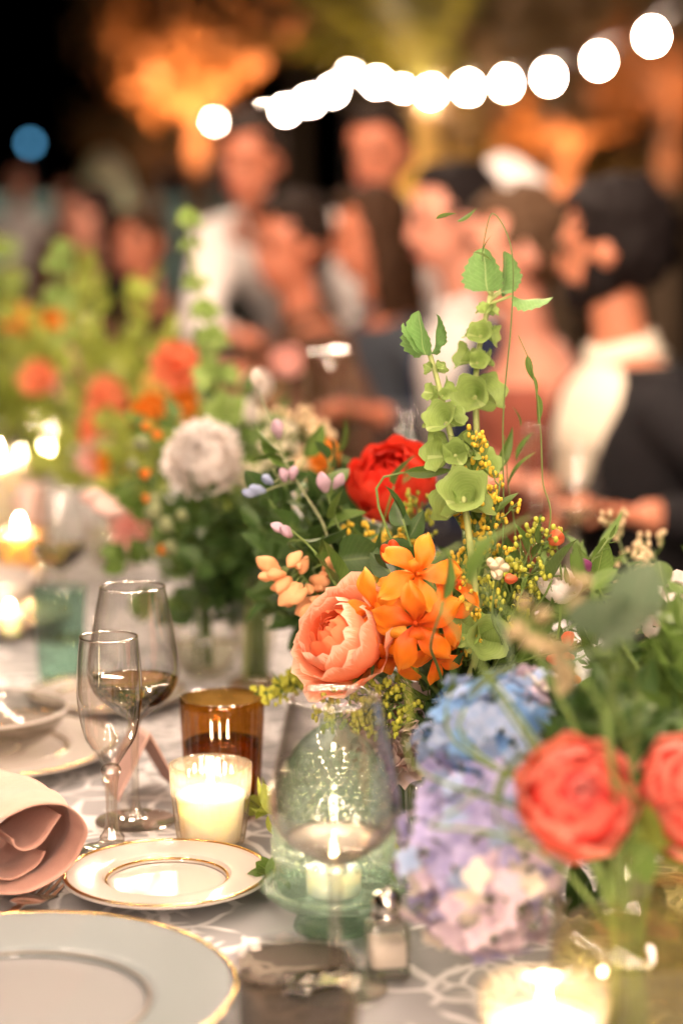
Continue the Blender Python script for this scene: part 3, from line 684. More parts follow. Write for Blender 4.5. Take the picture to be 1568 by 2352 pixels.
# napkins
def napkin(mouth, axis, label):
    """linen rolled into a soft horn whose open end shows the inner turn"""
    mouth = Vector(mouth); axis = Vector(axis).normalized(); base = Vector((mouth.x, mouth.y, TZ + .001))
    e = empty('napkin', base, label, 'napkin'); sd = Vector((0, 0, 1)).cross(axis).normalized(); c0 = mouth - base
    def f(u, v):
        a = R(-150) + u * R(470); k = max(0, u - .62) / .38
        r = 1 - .42 * k - .10 * math.sin(u * 5) * (1 - k) * .4
        ry, rz_ = .048 * r, .036 * r
        back = (1 - v) * .17; ov = .016 * math.sin(a) - .010 * math.cos(a) - .022 * k
        p = c0 + axis * (ov * v - back) + sd * (ry * math.cos(a) * (1 + .10 * (1 - v))) + Vector((0, 0, rz_ * math.sin(a)))
        p += (sd * noise.noise((u * 4, v * 3, 1)) + Vector((0, 0, 1)) * noise.noise((u * 4, v * 3, 7))) * .008 + (sd * noise.noise((u * 13, v * 5, 1)) + Vector((0, 0, 1)) * noise.noise((u * 13, v * 5, 7))) * .0025
        p.z = max(p.z, .0015 + .004 * max(0, -math.sin(a)) * 0); return p
    o = link('rolled_cloth', grid('rolled_cloth', f, 90, 26, M_napkin), e); m = o.modifiers.new('thick', 'SOLIDIFY'); m.thickness = .0012; m.offset = 0
    def g_(u, v):
        a = R(200) + u * R(150); r = .020 + .004 * math.sin(u * 6)
        return c0 + axis * (-.012 - (1 - v) * .10) + sd * (r * math.cos(a) + .008) + Vector((0, 0, .012 + r * .9 * math.sin(a) + .010 * u))
    o = link('inner_turn', grid('inner_turn', g_, 24, 8, M_napkin), e); o.modifiers.new('thick', 'SOLIDIFY').thickness = .0012
    tip = [c0 + sd * .004 + Vector((0, 0, -.030)), None]
    return e
napkin(P(72, 1948, 1.375), (.42, -.90, .10), 'peach linen napkin softly rolled beside the bread plate')
nk = empty('napkin', T(325, 1815, .001), 'peach napkin folded into a small tent beside the amber tumbler', 'napkin', rz=R(20))
def tent(u, v):
    h = .060 * (1 - abs(2 * u - 1)) * (1 - .15 * v); return Vector(((u - .5) * .062 * (1 - .1 * v), (v - .5) * .07, max(h, .0) + .002 + .0015 * noise.noise((u * 9, v * 5, 0))))
o = link('fold', grid('fold', tent, 16, 8, mat('pink_card', (.55, .36, .31), .8, .05, 150)), nk); o.modifiers.new('thick', 'SOLIDIFY').thickness = .0015

# vases
def vase(pos, prof, m, label, name='vase', ribs=0, amp=.02, water=None, zr=(0, 1)):
    e = empty(name, pos, label, 'vase'); p = smooth_profile(prof, 5); top = p[-1]
    inn = [(max(r - .002, .0004), max(z, .006)) for r, z in p[::-1]]
    link('body', G().lathe(p + [(top[0] - .001, top[1] + .0008), (top[0] - .002, top[1] - .002)], 96, lambda i, q, z: 1 + (amp * math.cos(ribs * q) if ribs and zr[0] < z < zr[1] and i < len(p) else 0)).mesh('body', m), e)
    if water:
        wl = [(.0004, .0065)] + [(max(r - .0026, .0004), max(z, .007)) for r, z in p if z < water]; wl += [(.0004, water)]
        link('water', G().lathe(wl, 48).mesh('water', M_water), e)
    return e
V0 = TP(1440, 1.13); V1 = TP(1065, 1.53); V2 = TP(588, 2.10); V2b = TP(470, 2.16); V3 = TP(270, 2.95); V4 = TP(60, 3.7); V5 = TP(880, 1.75)
V0b = TP(1620, 1.22)
bud = [(.0004, .0006), (.036, .001), (.044, .010), (.0475, .035), (.0475, .060), (.0445, .078), (.030, .089), (.0150, .096), (.0118, .110), (.0125, .122), (.0160, .130)]
vase(V0, bud, M_yellowglass, 'ribbed yellow glass bud vase holding the coral ranunculus', 'bud_vase', 44, .012, .072, (.002, .064))
vase(V0b, bud, M_yellowglass, 'ribbed yellow glass bud vase at the side of the first', 'bud_vase', 44, .012, .072, (.002, .064))
low = [(.0004, .0006), (.034, .001), (.045, .02), (.048, .05), (.040, .08), (.034, .095), (.037, .105)]
vase(V1, low, M_green, 'green glass vase holding the orange orchids', 'vase', 24, .015, .06)
trum = [(.0004, .0006), (.030, .001), (.031, .004), (.020, .010), (.016, .022), (.021, .05), (.024, .08), (.029, .11), (.036, .128)]
vase(V2, trum, M_clear, 'clear trumpet vase holding the white carnation', 'vase', 0, 0, .08)
glob = [(.0004, .0006), (.022, .001), (.036, .018), (.040, .038), (.033, .058), (.016, .07), (.013, .085), (.018, .094)]
vase(V2b, glob, M_clear, 'round clear bud vase beside the trumpet vase', 'bud_vase', 0, 0, .04)
vase(V3, low, M_clear, 'clear low vase holding the coral poppies', 'vase', 0, 0, .06)
vase(V4, low, M_clear, 'clear low vase at the far end of the flowers', 'vase', 0, 0, .06)
vase(V5, low, M_clear, 'clear low vase holding the red peony', 'vase', 0, 0, .06)

# ------------------------------------------------------------------ flowers
LM = {}
def leaf_mesh(kind, m):
    key = (kind, m.name)
    if key in LM: return LM[key]
    out = []
    for var in range(3):
        cur = (.25, .45, .7)[var]; tw = (-.15, .2, .4)[var]
        def f(u, v):
            s = 2 * u - 1
            if kind == 'oval': wd = .27 * math.sin(math.pi * min(1, v ** .75)) ** .8
            elif kind == 'round': wd = .46 * math.sin(math.pi * min(1, v ** .8)) ** .55
            elif kind == 'lance': wd = .13 * math.sin(math.pi * min(1, v ** .7))
            elif kind == 'blade': wd = .05 * math.sin(math.pi * min(1, v ** .55)) ** .7
            elif kind == 'tooth': wd = .50 * (math.sin(math.pi * min(1, v ** .62)) ** .5) * (1 + .16 * (abs((v * 6.5) % 1 - .5) * 2 - .5))
            else: wd = .2 * math.sin(math.pi * v)
            x = s * wd; fold = .22 * abs(s) * wd * 2; ang = cur * v
            y = -math.sin(ang) * v * .5 + fold * .9
            z = v * math.cos(ang * .6)
            if kind in ('tooth', 'oval'): y += .03 * math.sin(s * 5 + v * 8) * wd * 2
            q = tw * v; return Vector((x * math.cos(q) - y * math.sin(q) * .3, y + x * math.sin(q), z))
        out.append(grid('leaf', f, 6, 26 if kind == 'tooth' else 8, m))
    LM[key] = out
    return out
def put_leaf(root, loc, d, L, kind, m, roll=None, name='leaf'):
    me = random.choice(leaf_mesh(kind, m))
    return link(name, me, root, frame(d, Vector(loc) - root.location, rnd(0, 6.28) if roll is None else roll, L))
# bloom shapes: layers of (radius, end angle from the top in degrees, flare, petals, half width deg, ruffle)
BLOOM = {
    'ranunculus': [(.22, 12, 0, 4, 75, .02), (.40, 16, 0, 5, 62, .02), (.56, 22, 0, 6, 55, .02), (.70, 28, 0, 7, 48, .03), (.83, 38, .02, 7, 46, .03), (.93, 52, .05, 7, 44, .04), (1.0, 70, .10, 7, 40, .05)],
    'peony': [(.25, 14, 0, 4, 75, .05), (.46, 20, 0, 5, 60, .07), (.66, 30, .03, 5, 58, .08), (.84, 42, .06, 6, 55, .09), (1.0, 60, .10, 6, 50, .10)],
    'rose': [(.20, 8, 0, 3, 85, .02), (.36, 14, .04, 4, 72, .04), (.54, 24, .10, 4, 66, .05), (.72, 36, .18, 5, 58, .06), (.88, 52, .26, 5, 54, .07), (1.0, 74, .34, 6, 48, .08)],
    'carnation': [(.24, 10, .12, 4, 66, .12), (.44, 18, .16, 5, 56, .13), (.64, 30, .18, 5, 54, .14), (.80, 46, .22, 6, 48, .14), (.95, 70, .28, 7, 44, .13)],
    'small': [(.4, 25, 0, 4, 62, .05), (.72, 42, .08, 5, 55, .06), (1.0, 62, .16, 6, 46, .07)],
    'poppy': [(.6, 40, .05, 4, 62, .12), (1.0, 66, .2, 5, 58, .14)],
}
PM = {}
LIFT = {'ranunculus': .62, 'rose': .5, 'carnation': .62, 'peony': .4, 'small': .2, 'poppy': .1}
def petal_meshes(kind, li, m):
    key = (kind, li, m.name)
    if key in PM: return PM[key]
    rho, end, flare, n, H, ruf = BLOOM[kind][li]; out = []
    for var in range(2):
        def f(u, v):
            s = 2 * u - 1; e = R(end) * (1 + .12 * var)
            psi = math.pi * .96 - (math.pi * .96 - e) * v
            top = math.sqrt(max(0, 1 - (max(0, v - .55) / .5) ** 2 * .8))
            hw = R(H) * min(1, (v + .08) ** .5) * top
            rr = rho * (1 + .05 * (1 - s * s)); r = rr * math.sin(psi) + flare * v ** 4; z = rr * .86 * math.cos(psi) - flare * .25 * v ** 5 + (1 - rho) * LIFT[kind] * v
            ph = s * hw; a = (v ** 3) * ruf
            r += a * math.sin(s * (11 if kind == 'carnation' else 5) + var * 2 + li); z += a * .8 * math.cos(s * (13 if kind == 'carnation' else 6) + var + li * 1.3)
            r = max(r, .01) + .03 * s
            return Vector((r * math.sin(ph), r * math.cos(ph), z))
        out.append(grid('petal', f, 8 if kind == 'carnation' else 6, 7, m))
    PM[key] = out
    return out
def stem_path(root, base, mouth, head, d, n=10):
    base, mouth, head = Vector(base), Vector(mouth), Vector(head)
    L = (head - mouth).length
    return bez(base, mouth + (mouth - base) * .6 + Vector((0, 0, L * .25)), head - Vector(d).normalized() * L * .35, head - Vector(d).normalized() * .001, n)
def stem(root, path, r0, r1, m=None, name='stem', nseg=7):
    k = len(path)
    return link(name, G().tube([p - root.location for p in path], [r0 + (r1 - r0) * i / (k - 1) for i in range(k)], nseg).mesh(name, m or M_stem), root)
def vbase(V): return V + Vector((rnd(-.012, .012), rnd(-.012, .012), .012))
def vmouth(V, h=.10, r=.012):
    a = rnd(0, 6.28); return V + Vector((r * math.cos(a), r * math.sin(a), h))
def flower(name, V, head, d, kind, size, mats, label, cat='flower', group=None, leaves=0, lm=None, mh=.10, sr=.0022, center=None, sepals=True, squash=1.0):
    """one cut flower: stem, petals layer by layer, sepals, leaves"""
    e = empty(name, V, label, cat, group); head = Vector(head); d = Vector(d).normalized()
    path = stem_path(e, vbase(V), vmouth(V, mh), head - d * size * .8, d); stem(e, path, sr, sr * .8)
    F = frame(d, head - e.location, rnd(0, 6.28), (size, size, size * squash))
    L = BLOOM[kind]
    for li, (rho, end, flare, n, H, ruf) in enumerate(L):
        m = mats[min(int(li / len(L) * len(mats)), len(mats) - 1)]
        pm = petal_meshes(kind, li, m)
        for k in range(n):
            q = 2 * math.pi * (k + .5 * (li % 2)) / n + rnd(-.12, .12)
            link('petal', pm[k % 2], e, F @ Matrix.Rotation(q, 4, 'Z') @ Matrix.Rotation(rnd(-.09, .09), 4, 'X') @ Matrix.Scale(rnd(.93, 1.05), 4))
    link('heart', G().ell((0, 0, LIFT[kind] * .55 - .1), (.20, .20, .3), 10, 7).mesh('heart', center or mats[0]), e, F)
    if sepals:
        for k in range(5):
            q = 2 * math.pi * k / 5; put_leaf(e, head - d * size * .86, (F.to_3x3() @ Vector((math.cos(q), math.sin(q), .1))), size * 1.0, 'lance', M_mid_leaf, name='sepal')
    for k in range(leaves):
        i = random.randint(3, len(path) - 3); p = path[i]; t = (path[i + 1] - path[i]).normalized()
        put_leaf(e, p, (t * .6 + Vector((rnd(-1, 1), rnd(-1, 1), rnd(-.3, .5)))), rnd(.035, .055), 'oval', lm or M_mid_leaf)
    return e
def branch(V, tip, label, kind='oval', m=None, n=12, L=(.03, .05), group=None, name='leafy_branch', mh=.10, start=.35, sr=.0018, sm=None, droop=.0, cat='foliage'):
    e = empty(name, V, label, cat, group); tip = Vector(tip); m = m or M_dark_leaf
    mo = vmouth(V, mh); dd = (tip - mo); d = (dd.normalized() + Vector((0, 0, -droop + .1)))
    path = stem_path(e, vbase(V), mo, tip, d, 14); stem(e, path, sr, sr * .4, sm)
    for k in range(n):
        t = start + (1 - start) * (k + .5) / n; i = min(int(t * 14), 13); p = path[i].lerp(path[i + 1], t * 14 - i); tg = (path[i + 1] - path[i]).normalized()
        sd = tg.cross(Vector((rnd(-1, 1), rnd(-1, 1), rnd(-1, 1)))).normalized()
        put_leaf(e, p, tg * .55 + sd, rnd(*L) * (1 - .35 * (k / n)), kind, m)
    put_leaf(e, path[-1], (path[-1] - path[-2]), rnd(*L) * .7, kind, m)
    return e
def spray(V, tip, label, m=None, n=26, sz=.0024, spread=.03, group=None, name='goldenrod_spray', mh=.10, along=.45, m2=None, lv=8):
    """wiry stem with side twigs that carry tiny blossoms"""
    e = empty(name, V, label, 'flower', group); tip = Vector(tip); mo = vmouth(V, mh)
    path = stem_path(e, vbase(V), mo, tip, (tip - mo).normalized() + Vector((0, 0, .3)), 14); stem(e, path, .0014, .0006)
    tw = G(); bl = G()
    for k in range(n):
        t = along + (1 - along) * k / n; i = min(int(t * 14), 13); p = path[i].lerp(path[i + 1], t * 14 - i) - e.location; tg = (path[i + 1] - path[i]).normalized()
        sd = tg.cross(Vector((rnd(-1, 1), rnd(-1, 1), rnd(-1, 1)))).normalized(); l = spread * rnd(.5, 1) * (1.15 - .75 * (k / n))
        q = p + (sd * .8 + tg * .8) * l; tw.tube([p, p + (sd + tg * .5) * l * .45, q], [.0007, .0006, .0004], 4)
        for j in range(5):
            c = q + Vector((rnd(-1, 1), rnd(-1, 1), rnd(-1, 1))) * sz * 2.4; bl.ell(c, (sz * rnd(.6, 1), sz * rnd(.6, 1), sz * rnd(.8, 1.3)), 6, 4); tw.tube([p.lerp(q, .7), c], .0004, 3)
    link('twigs', tw.mesh('twigs', M_stem), e)
    tag(link('blossoms', bl.mesh('blossoms', m or M_yellow), e), kind='stuff')
    for k in range(lv):
        i = random.randint(6, 13); put_leaf(e, path[i], (path[i] - path[i - 1]).normalized() + Vector((rnd(-1, 1), rnd(-1, 1), rnd(-.3, .3))), rnd(.015, .03), 'lance', M_mid_leaf)
    return e

# --- petal colours
G_ = grad_mat
coral = [G_('coral_heart', (.40, .01, .02), (.80, .16, .15), edge=(.86, .30, .26)), G_('coral_ring', (.36, .008, .012), (.62, .02, .025), edge=(.78, .10, .09)), G_('coral_mid', (.52, .02, .02), (.78, .06, .045), edge=(.86, .22, .16)), G_('coral_outer', (.80, .16, .09), (.80, .11, .07), edge=(.90, .32, .24)), G_('coral_skirt', (.88, .40, .26), (.84, .24, .15), edge=(.92, .46, .36))]
red = [G_('scarlet_in', (.62, .02, .01), (.72, .03, .015)), G_('scarlet_out', (.70, .05, .015), (.80, .06, .03))]
peach = [G_('peach_in', (.88, .17, .05), (.92, .24, .10)), G_('peach_out', (.95, .28, .08), (.94, .38, .22), edge=(.95, .62, .45))]
white = [G_('white_petal', (.86, .78, .70), (.90, .84, .80), edge=(.95, .91, .88), trans=.35)]
blush = [G_('blush_petal', (.80, .58, .52), (.82, .66, .62))]
pink = [G_('pink_petal', (.80, .35, .30), (.84, .50, .44))]
orange_f = [G_('orange_petal', (.85, .24, .02), (.88, .34, .04))]
redor = [G_('redorange_petal', (.84, .20, .09), (.88, .34, .18))]
M_orchid = [G_('orchid_orange', (.60, .07, .008), (.84, .22, .012), .42, .3, edge=(.88, .30, .04)), G_('orchid_amber', (.70, .13, .008), (.88, .32, .025), .42, .3, edge=(.92, .45, .08))]

# --- orange orchids
om = {}
def orchid_flower(e, loc, d, size, m, roll=0, closed=0):
    if m.name not in om:
        def f(u, v):
            s = 2 * u - 1; wd = .265 * (math.sin(math.pi * min(1, v ** 1.45 * .96 + .02)) ** .75)
            return Vector((s * wd + .05 * math.sin(v * 5), .20 * math.sin(v * 2.6) - .22 * v ** 3 - .30 * wd * s * s + .025 * math.sin(v * 9 + s * 4), v + .05 * math.sin(s * 3)))
        def lip(u, v):
            s = 2 * u - 1; wd = .16 * math.sin(math.pi * min(1, v * .9 + .05)); return Vector((s * wd, .32 * math.sin(v * 2.2) - .35 * v * v + .3 * wd * s * s, v * .42))
        om[m.name] = (grid('petal', f, 7, 9, m), grid('lip', lip, 6, 6, m), G().tube([(0, .02, 0), (0, .16, .05), (0, .26, .06)], [.06, .055, .05], 8).mesh('column', m))
    pe, li, co = om[m.name]
    F = frame(d, Vector(loc) - e.location, roll, size)      # flower's face looks along +Z of F
    B = F @ Matrix(((1, 0, 0, 0), (0, 0, 1, 0), (0, 1, 0, 0), (0, 0, 0, 1)))  # petal length (z) lies in the face plane, y looks out
    for k, (ang, s) in enumerate(((0, 1.0), (72, 1.05), (146, 1.0), (214, 1.0), (288, 1.05))):
        M = B @ Matrix.Rotation(R(ang + rnd(-7, 7)), 4, 'Y') @ Matrix.Rotation(R(-8 - closed + rnd(-12, 12)), 4, 'X') @ Matrix.Scale(s * rnd(.92, 1.06), 4)
        link('petal', pe, e, M)
    link('lip', li, e, B @ Matrix.Rotation(R(180), 4, 'Y'))
    link('column', co, e, B)
orc = empty('orchid_stem', V1, 'spray of bright orange orchids beside the peach rose', 'flower')
opath = stem_path(orc, vbase(V1), vmouth(V1, .1), P(975, 1290, 1.46), (-.2, -.2, 1), 14); stem(orc, opath, .0026, .0012)
for (px, py, z, d, s, mi, rl) in ((955, 1434, 1.425, (-.05, -1, .05), .036, 0, .1), (956, 1319, 1.43, (.12, -1, .45), .033, 1, 3.4), (860, 1400, 1.44, (-.62, -.8, .22), .032, 1, 1.7), (1012, 1404, 1.445, (.55, -.8, .25), .030, 0, .9),
                                  (918, 1505, 1.45, (-.35, -.8, -.5), .028, 0, 2.2), (1003, 1500, 1.45, (.5, -.8, -.4), .028, 0, .5), (905, 1360, 1.46, (-.3, -.6, .7), .024, 1, 1.0), (1040, 1345, 1.455, (.5, -.5, .7), .024, 0, 2.0), (880, 1455, 1.45, (-.8, -.5, -.1), .024, 0, .3)):
    p = P(px, py, z); orchid_flower(orc, p, d, s, M_orchid[mi], rl)
    i = min(range(len(opath)), key=lambda k: (opath[k] - (p + Vector((0, .03, -.02)))).length)
    pd = link('pedicel', G().tube([q - orc.location for q in bez(opath[i], opath[i] + Vector((0, 0, .01)), p - Vector(d).normalized() * .02, p, 6)], [.0013] * 7, 6).mesh('pedicel', M_orchid[1]), orc)
for (px, py, z) in ((888, 1272, 1.44), (905, 1262, 1.45), (975, 1270, 1.45)):
    p = P(px, py, z) - orc.location; link('bud', G().ell((0, 0, 0), (.0055, .0050, .0085), 9, 7).mesh('bud', M_orchid[0]), orc, frame((-.3, -.3, 1), p))
# --- main blooms
flower('garden_rose', V1, P(788, 1470, 1.46), (-.62, -.55, .52), 'rose', .0385, peach, 'peach garden rose beside the orange orchids', leaves=3)
flower('peony', V5, P(900, 1106, 1.70), (-.25, -.55, .55), 'peony', .0385, red, 'scarlet peony half hidden by a leaf', leaves=3)
flower('ranunculus', V0, P(1325, 1838, 1.10), (-.02, -.80, .50), 'ranunculus', .0345, coral, 'coral ranunculus with a red heart beside the blue hydrangea', leaves=2)
flower('ranunculus', V0b, P(1590, 1830, 1.13), (.1, -.8, .45), 'ranunculus', .036, coral, 'coral ranunculus behind the yellow bud vase, cut by the picture edge'.replace(', cut by the picture edge', ' on its own stem'), leaves=2)
flower('carnation', V2, P(470, 1056, 1.99), (-.15, -.8, .5), 'carnation', .0360, white, 'full white carnation above the trumpet vase', leaves=3)
flower('carnation', V1, P(893, 1690, 1.50), (.1, -.8, .25), 'carnation', .036, blush, 'blush carnation behind the big wine glass', leaves=1)
flower('lisianthus', V1, P(1285, 1345, 1.50), (.0, -.5, .9), 'small', .016, white, 'small white bud under a broad leaf', leaves=1)
flower('lisianthus', V0b, P(1545, 1400, 1.42), (.2, -.7, .6), 'small', .028, white, 'white lisianthus near the pale honeysuckle', leaves=1)
# --- hydrangea
hyd_m = [G_('hyd_blue', (.13, .27, .55), (.20, .38, .66), trans=.3), G_('hyd_pale', (.30, .42, .66), (.42, .52, .72), trans=.3), G_('hyd_lav', (.36, .34, .62), (.48, .45, .70), trans=.3), G_('hyd_pink', (.62, .48, .62), (.70, .58, .68), trans=.3), G_('hyd_cream', (.78, .70, .58), (.80, .74, .66), trans=.3)]
def floret_mesh(m):
    vs = []; fs = []; uv = []
    for k in range(4):
        a = math.pi / 2 * k; M = Matrix.Rotation(a, 3, 'Z'); b = len(vs)
        pts = [(0, 0, 0, 0), (.30, .42, .10, .5), (.42, .0, .05, .5), (.30, -.42, .10, .5), (.80, .36, .10, .9), (.98, 0, .16, 1), (.80, -.36, .10, .9)]
        for x, y, z, v in pts: vs.append(M @ Vector((x, y, z))); uv.append((.5 + y, v))
        fs += [(b, b + 2, b + 1), (b, b + 3, b + 2), (b + 1, b + 2, b + 5, b + 4), (b + 2, b + 3, b + 6, b + 5)]
    return mesh('floret', vs, fs, m, True, uv)
hyd_f = [floret_mesh(m) for m in hyd_m]
def hydrangea(V, c, rad, n, pick, label, d):
    e = empty('hydrangea', V, label, 'flower'); c = Vector(c); path = stem_path(e, vbase(V), vmouth(V, .10), c + Vector((.0, .012, -.0)), d); stem(e, path, .003, .003)
    cl = c - e.location; tw = G()
    for i in range(n):
        z = 1 - 2 * (i + .5) / n; r = math.sqrt(1 - z * z); a = i * 2.39996
        u = Vector((r * math.cos(a), r * math.sin(a), z)); k = rnd(.78, 1.08); p = Vector((u.x * rad[0], u.y * rad[1], u.z * rad[2])) * k
        nn = Vector((u.x / rad[0], u.y / rad[1], u.z / rad[2])).normalized() + Vector((rnd(-.6, .6), rnd(-.6, .6), rnd(-.6, .6)))
        link('floret', hyd_f[pick(u)], e, frame(nn, cl + p, rnd(0, 6.28), rnd(.0085, .0115))); tw.tube([cl + p * .3, cl + p * .97], .0006, 4)
    link('flower_stalks', tw.mesh('flower_stalks', M_stem), e)
    return e
def pick_blue(u):
    t = u.z + rnd(-.5, .5); return 0 if t > .1 and random.random() < .5 else 1 if t > -.25 else 2
def pick_lav(u):
    t = u.z + rnd(-.5, .5); x = random.random(); return (1 if x < .4 else 2) if t > .25 else (2 if x < .3 else 3 if x < .8 else 4)
hydrangea(V0, P(1118, 1735, 1.245), (.046, .042, .050), 190, pick_blue, 'blue hydrangea head next to the blush carnation', (-.6, -.3, .5))
hydrangea(V0, P(1112, 1985, 1.19), (.052, .044, .058), 240, pick_lav, 'lavender and pale pink hydrangea head drooping to the tablecloth', (-.8, -.3, -.2))
hydrangea(V0, P(1220, 1660, 1.27), (.026, .026, .034), 80, lambda u: random.choice((1, 3, 4)), 'small cream hydrangea head beside the blue one', (-.2, -.3, .8))

# --- bells of Ireland
bm = {}
def bell_mesh():
    if bm: return bm['b']
    out = []
    for var in range(3):
        def f(u, v):
            a = 2 * math.pi * u; r = .10 + .58 * v ** .75 + (v ** 4) * (.10 + .07 * math.cos(5 * a + var) + .04 * math.sin(3 * a + var * 2)); z = 1.0 * v - .16 * v ** 5 + .09 * v ** 4 * math.cos(5 * a + var) + .05 * v ** 3 * math.sin(2 * a + var)
            return Vector((r * math.cos(a), r * math.sin(a), z))
        out.append(grid('bell', f, 25, 7, M_bell))
    bm['b'] = out
    return out
def bells(V, pts, whorls, label, top=True, sz=.017, group=None, r0=.0034, mh=.1, leaves_top=3):
    """a tall stem: whorls = list of (fraction along, bell size, number)"""
    e = empty('bells_of_ireland', V, label, 'flower', group); path = []
    P3 = [vbase(V), vmouth(V, mh, .008)] + [Vector(p) for p in pts]
    for i in range(len(P3) - 1):
        p0 = P3[max(i - 1, 0)]; p1 = P3[i]; p2 = P3[i + 1]; p3 = P3[min(i + 2, len(P3) - 1)]
        for k in range(6):
            t = k / 6; path.append(.5 * (2 * p1 + (p2 - p0) * t + (2 * p0 - 5 * p1 + 4 * p2 - p3) * t * t + (3 * p1 - p0 - 3 * p2 + p3) * t ** 3))
    path.append(P3[-1]); stem(e, path, r0, r0 * .6, mat('pale_stem', (.36, .42, .15), .5, .15, 40))
    N = len(path) - 1
    for (wp, s, n) in whorls:
        wp = Vector(wp); i = min(range(1, N), key=lambda k: (path[k] - wp).length); tg = (path[i + 1] - path[i - 1]).normalized(); a0 = rnd(0, 6.28)
        u = tg.orthogonal().normalized(); w_ = tg.cross(u)
        c = path[i] + tg * (wp - path[i]).dot(tg)
        for k in range(n):
            a = a0 + 2 * math.pi * k / n; o = u * math.cos(a) + w_ * math.sin(a)
            link('bell', random.choice(bell_mesh()), e, frame(o + tg * rnd(.15, .6) + Vector((0, -.25, 0)), c - e.location + o * .003 + tg * rnd(-.2, .2) * s, rnd(0, 6.28), s * rnd(.62, 1.12)))
            if k % 2 == 0: put_leaf(e, c, o - tg * .4, s * .55, 'blade', M_bell)
    return e, path
e1, p1 = bells(V1, [P(1095, 1480, 1.47), P(1075, 1220, 1.47), P(1048, 1060, 1.475), P(1022, 950, 1.48), P(1003, 870, 1.48), P(982, 800, 1.48)],
               [(P(1095, 1470, 1.46), .023, 5), (P(1055, 1160, 1.465), .0225, 5), (P(1042, 1045, 1.47), .0200, 5), (P(1022, 965, 1.475), .0160, 4), (P(1008, 905, 1.478), .0095, 4), (P(996, 850, 1.48), .0075, 4)], 'tall bells of Ireland stem behind the orange orchids, ending in one toothed leaf cluster')
for (px, py, d, s, rl) in ((978, 815, (-.28, -.2, 1), .036, 3.2), (972, 812, (-.75, .3, .9), .030, 3.6), (990, 812, (.40, .1, 1), .030, 2.8), (1008, 795, (.12, 0, 1), .026, 3.0)):
    put_leaf(e1, P(px, py, 1.478), d, s, 'tooth', M_bell_leaf, rl)
e2, p2 = bells(V1, [P(1120, 1300, 1.53), P(1100, 1080, 1.535), P(1092, 930, 1.535), P(1095, 830, 1.535), P(1112, 740, 1.53), P(1130, 660, 1.53)],
               [(P(1093, 905, 1.535), .0190, 4), (P(1092, 828, 1.535), .0160, 4), (P(1103, 772, 1.532), .0120, 4), (P(1117, 715, 1.53), .008, 4), (P(1108, 1080, 1.535), .018, 4)], 'tallest bells of Ireland stem, crowned by drooping toothed leaves')
for (a, b, d, s, rl) in ((P(1120, 700, 1.53), P(1178, 678, 1.525), (.62, -.15, -.25), .034, 3.1), (P(1128, 680, 1.53), P(1120, 668, 1.525), (-.18, -.25, 1), .036, 3.3), (P(1128, 680, 1.53), P(1148, 668, 1.535), (.45, .2, 1), .034, 2.9), (P(1125, 690, 1.53), P(1150, 672, 1.53), (.7, .2, .5), .024, 3)):
    link('leaf_stalk', G().tube([a - e2.location, (a + b) / 2 - e2.location, b - e2.location], [.0016, .0013, .0011], 6).mesh('leaf_stalk', MATS['pale_stem']), e2)
    put_leaf(e2, b, d, s, 'tooth', M_bell_leaf, rl)
bells(V2, [P(555, 1150, 2.2), P(520, 950, 2.25), P(490, 800, 2.27), P(465, 690, 2.28), P(440, 590, 2.28), P(432, 510, 2.28)],
      [(P(520, 960, 2.25), .028, 4), (P(505, 870, 2.26), .027, 4), (P(488, 785, 2.27), .025, 4), (P(474, 715, 2.28), .020, 4), (P(458, 650, 2.28), .015, 3), (P(440, 560, 2.28), .010, 3), (P(432, 510, 2.28), .017, 4)], 'pale bells of Ireland stem rising above the white carnation', mh=.12)
bells(V3, [P(200, 900, 3.0), P(150, 760, 3.05), P(140, 640, 3.05), P(145, 570, 3.05)], [(P(185, 860, 3.0), .03, 5), (P(155, 780, 3.03), .028, 5), (P(143, 690, 3.05), .024, 5), (P(142, 610, 3.05), .02, 5), (P(145, 570, 3.05), .016, 4)], 'blurred bells of Ireland stem among the coral poppies')
bells(V4, [P(40, 900, 3.7), P(20, 700, 3.75), P(15, 560, 3.75)], [(P(30, 820, 3.7), .034, 5), (P(22, 730, 3.75), .032, 5), (P(18, 650, 3.75), .028, 5), (P(15, 580, 3.75), .022, 5)], 'blurred bells of Ireland stem at the far end of the flowers')
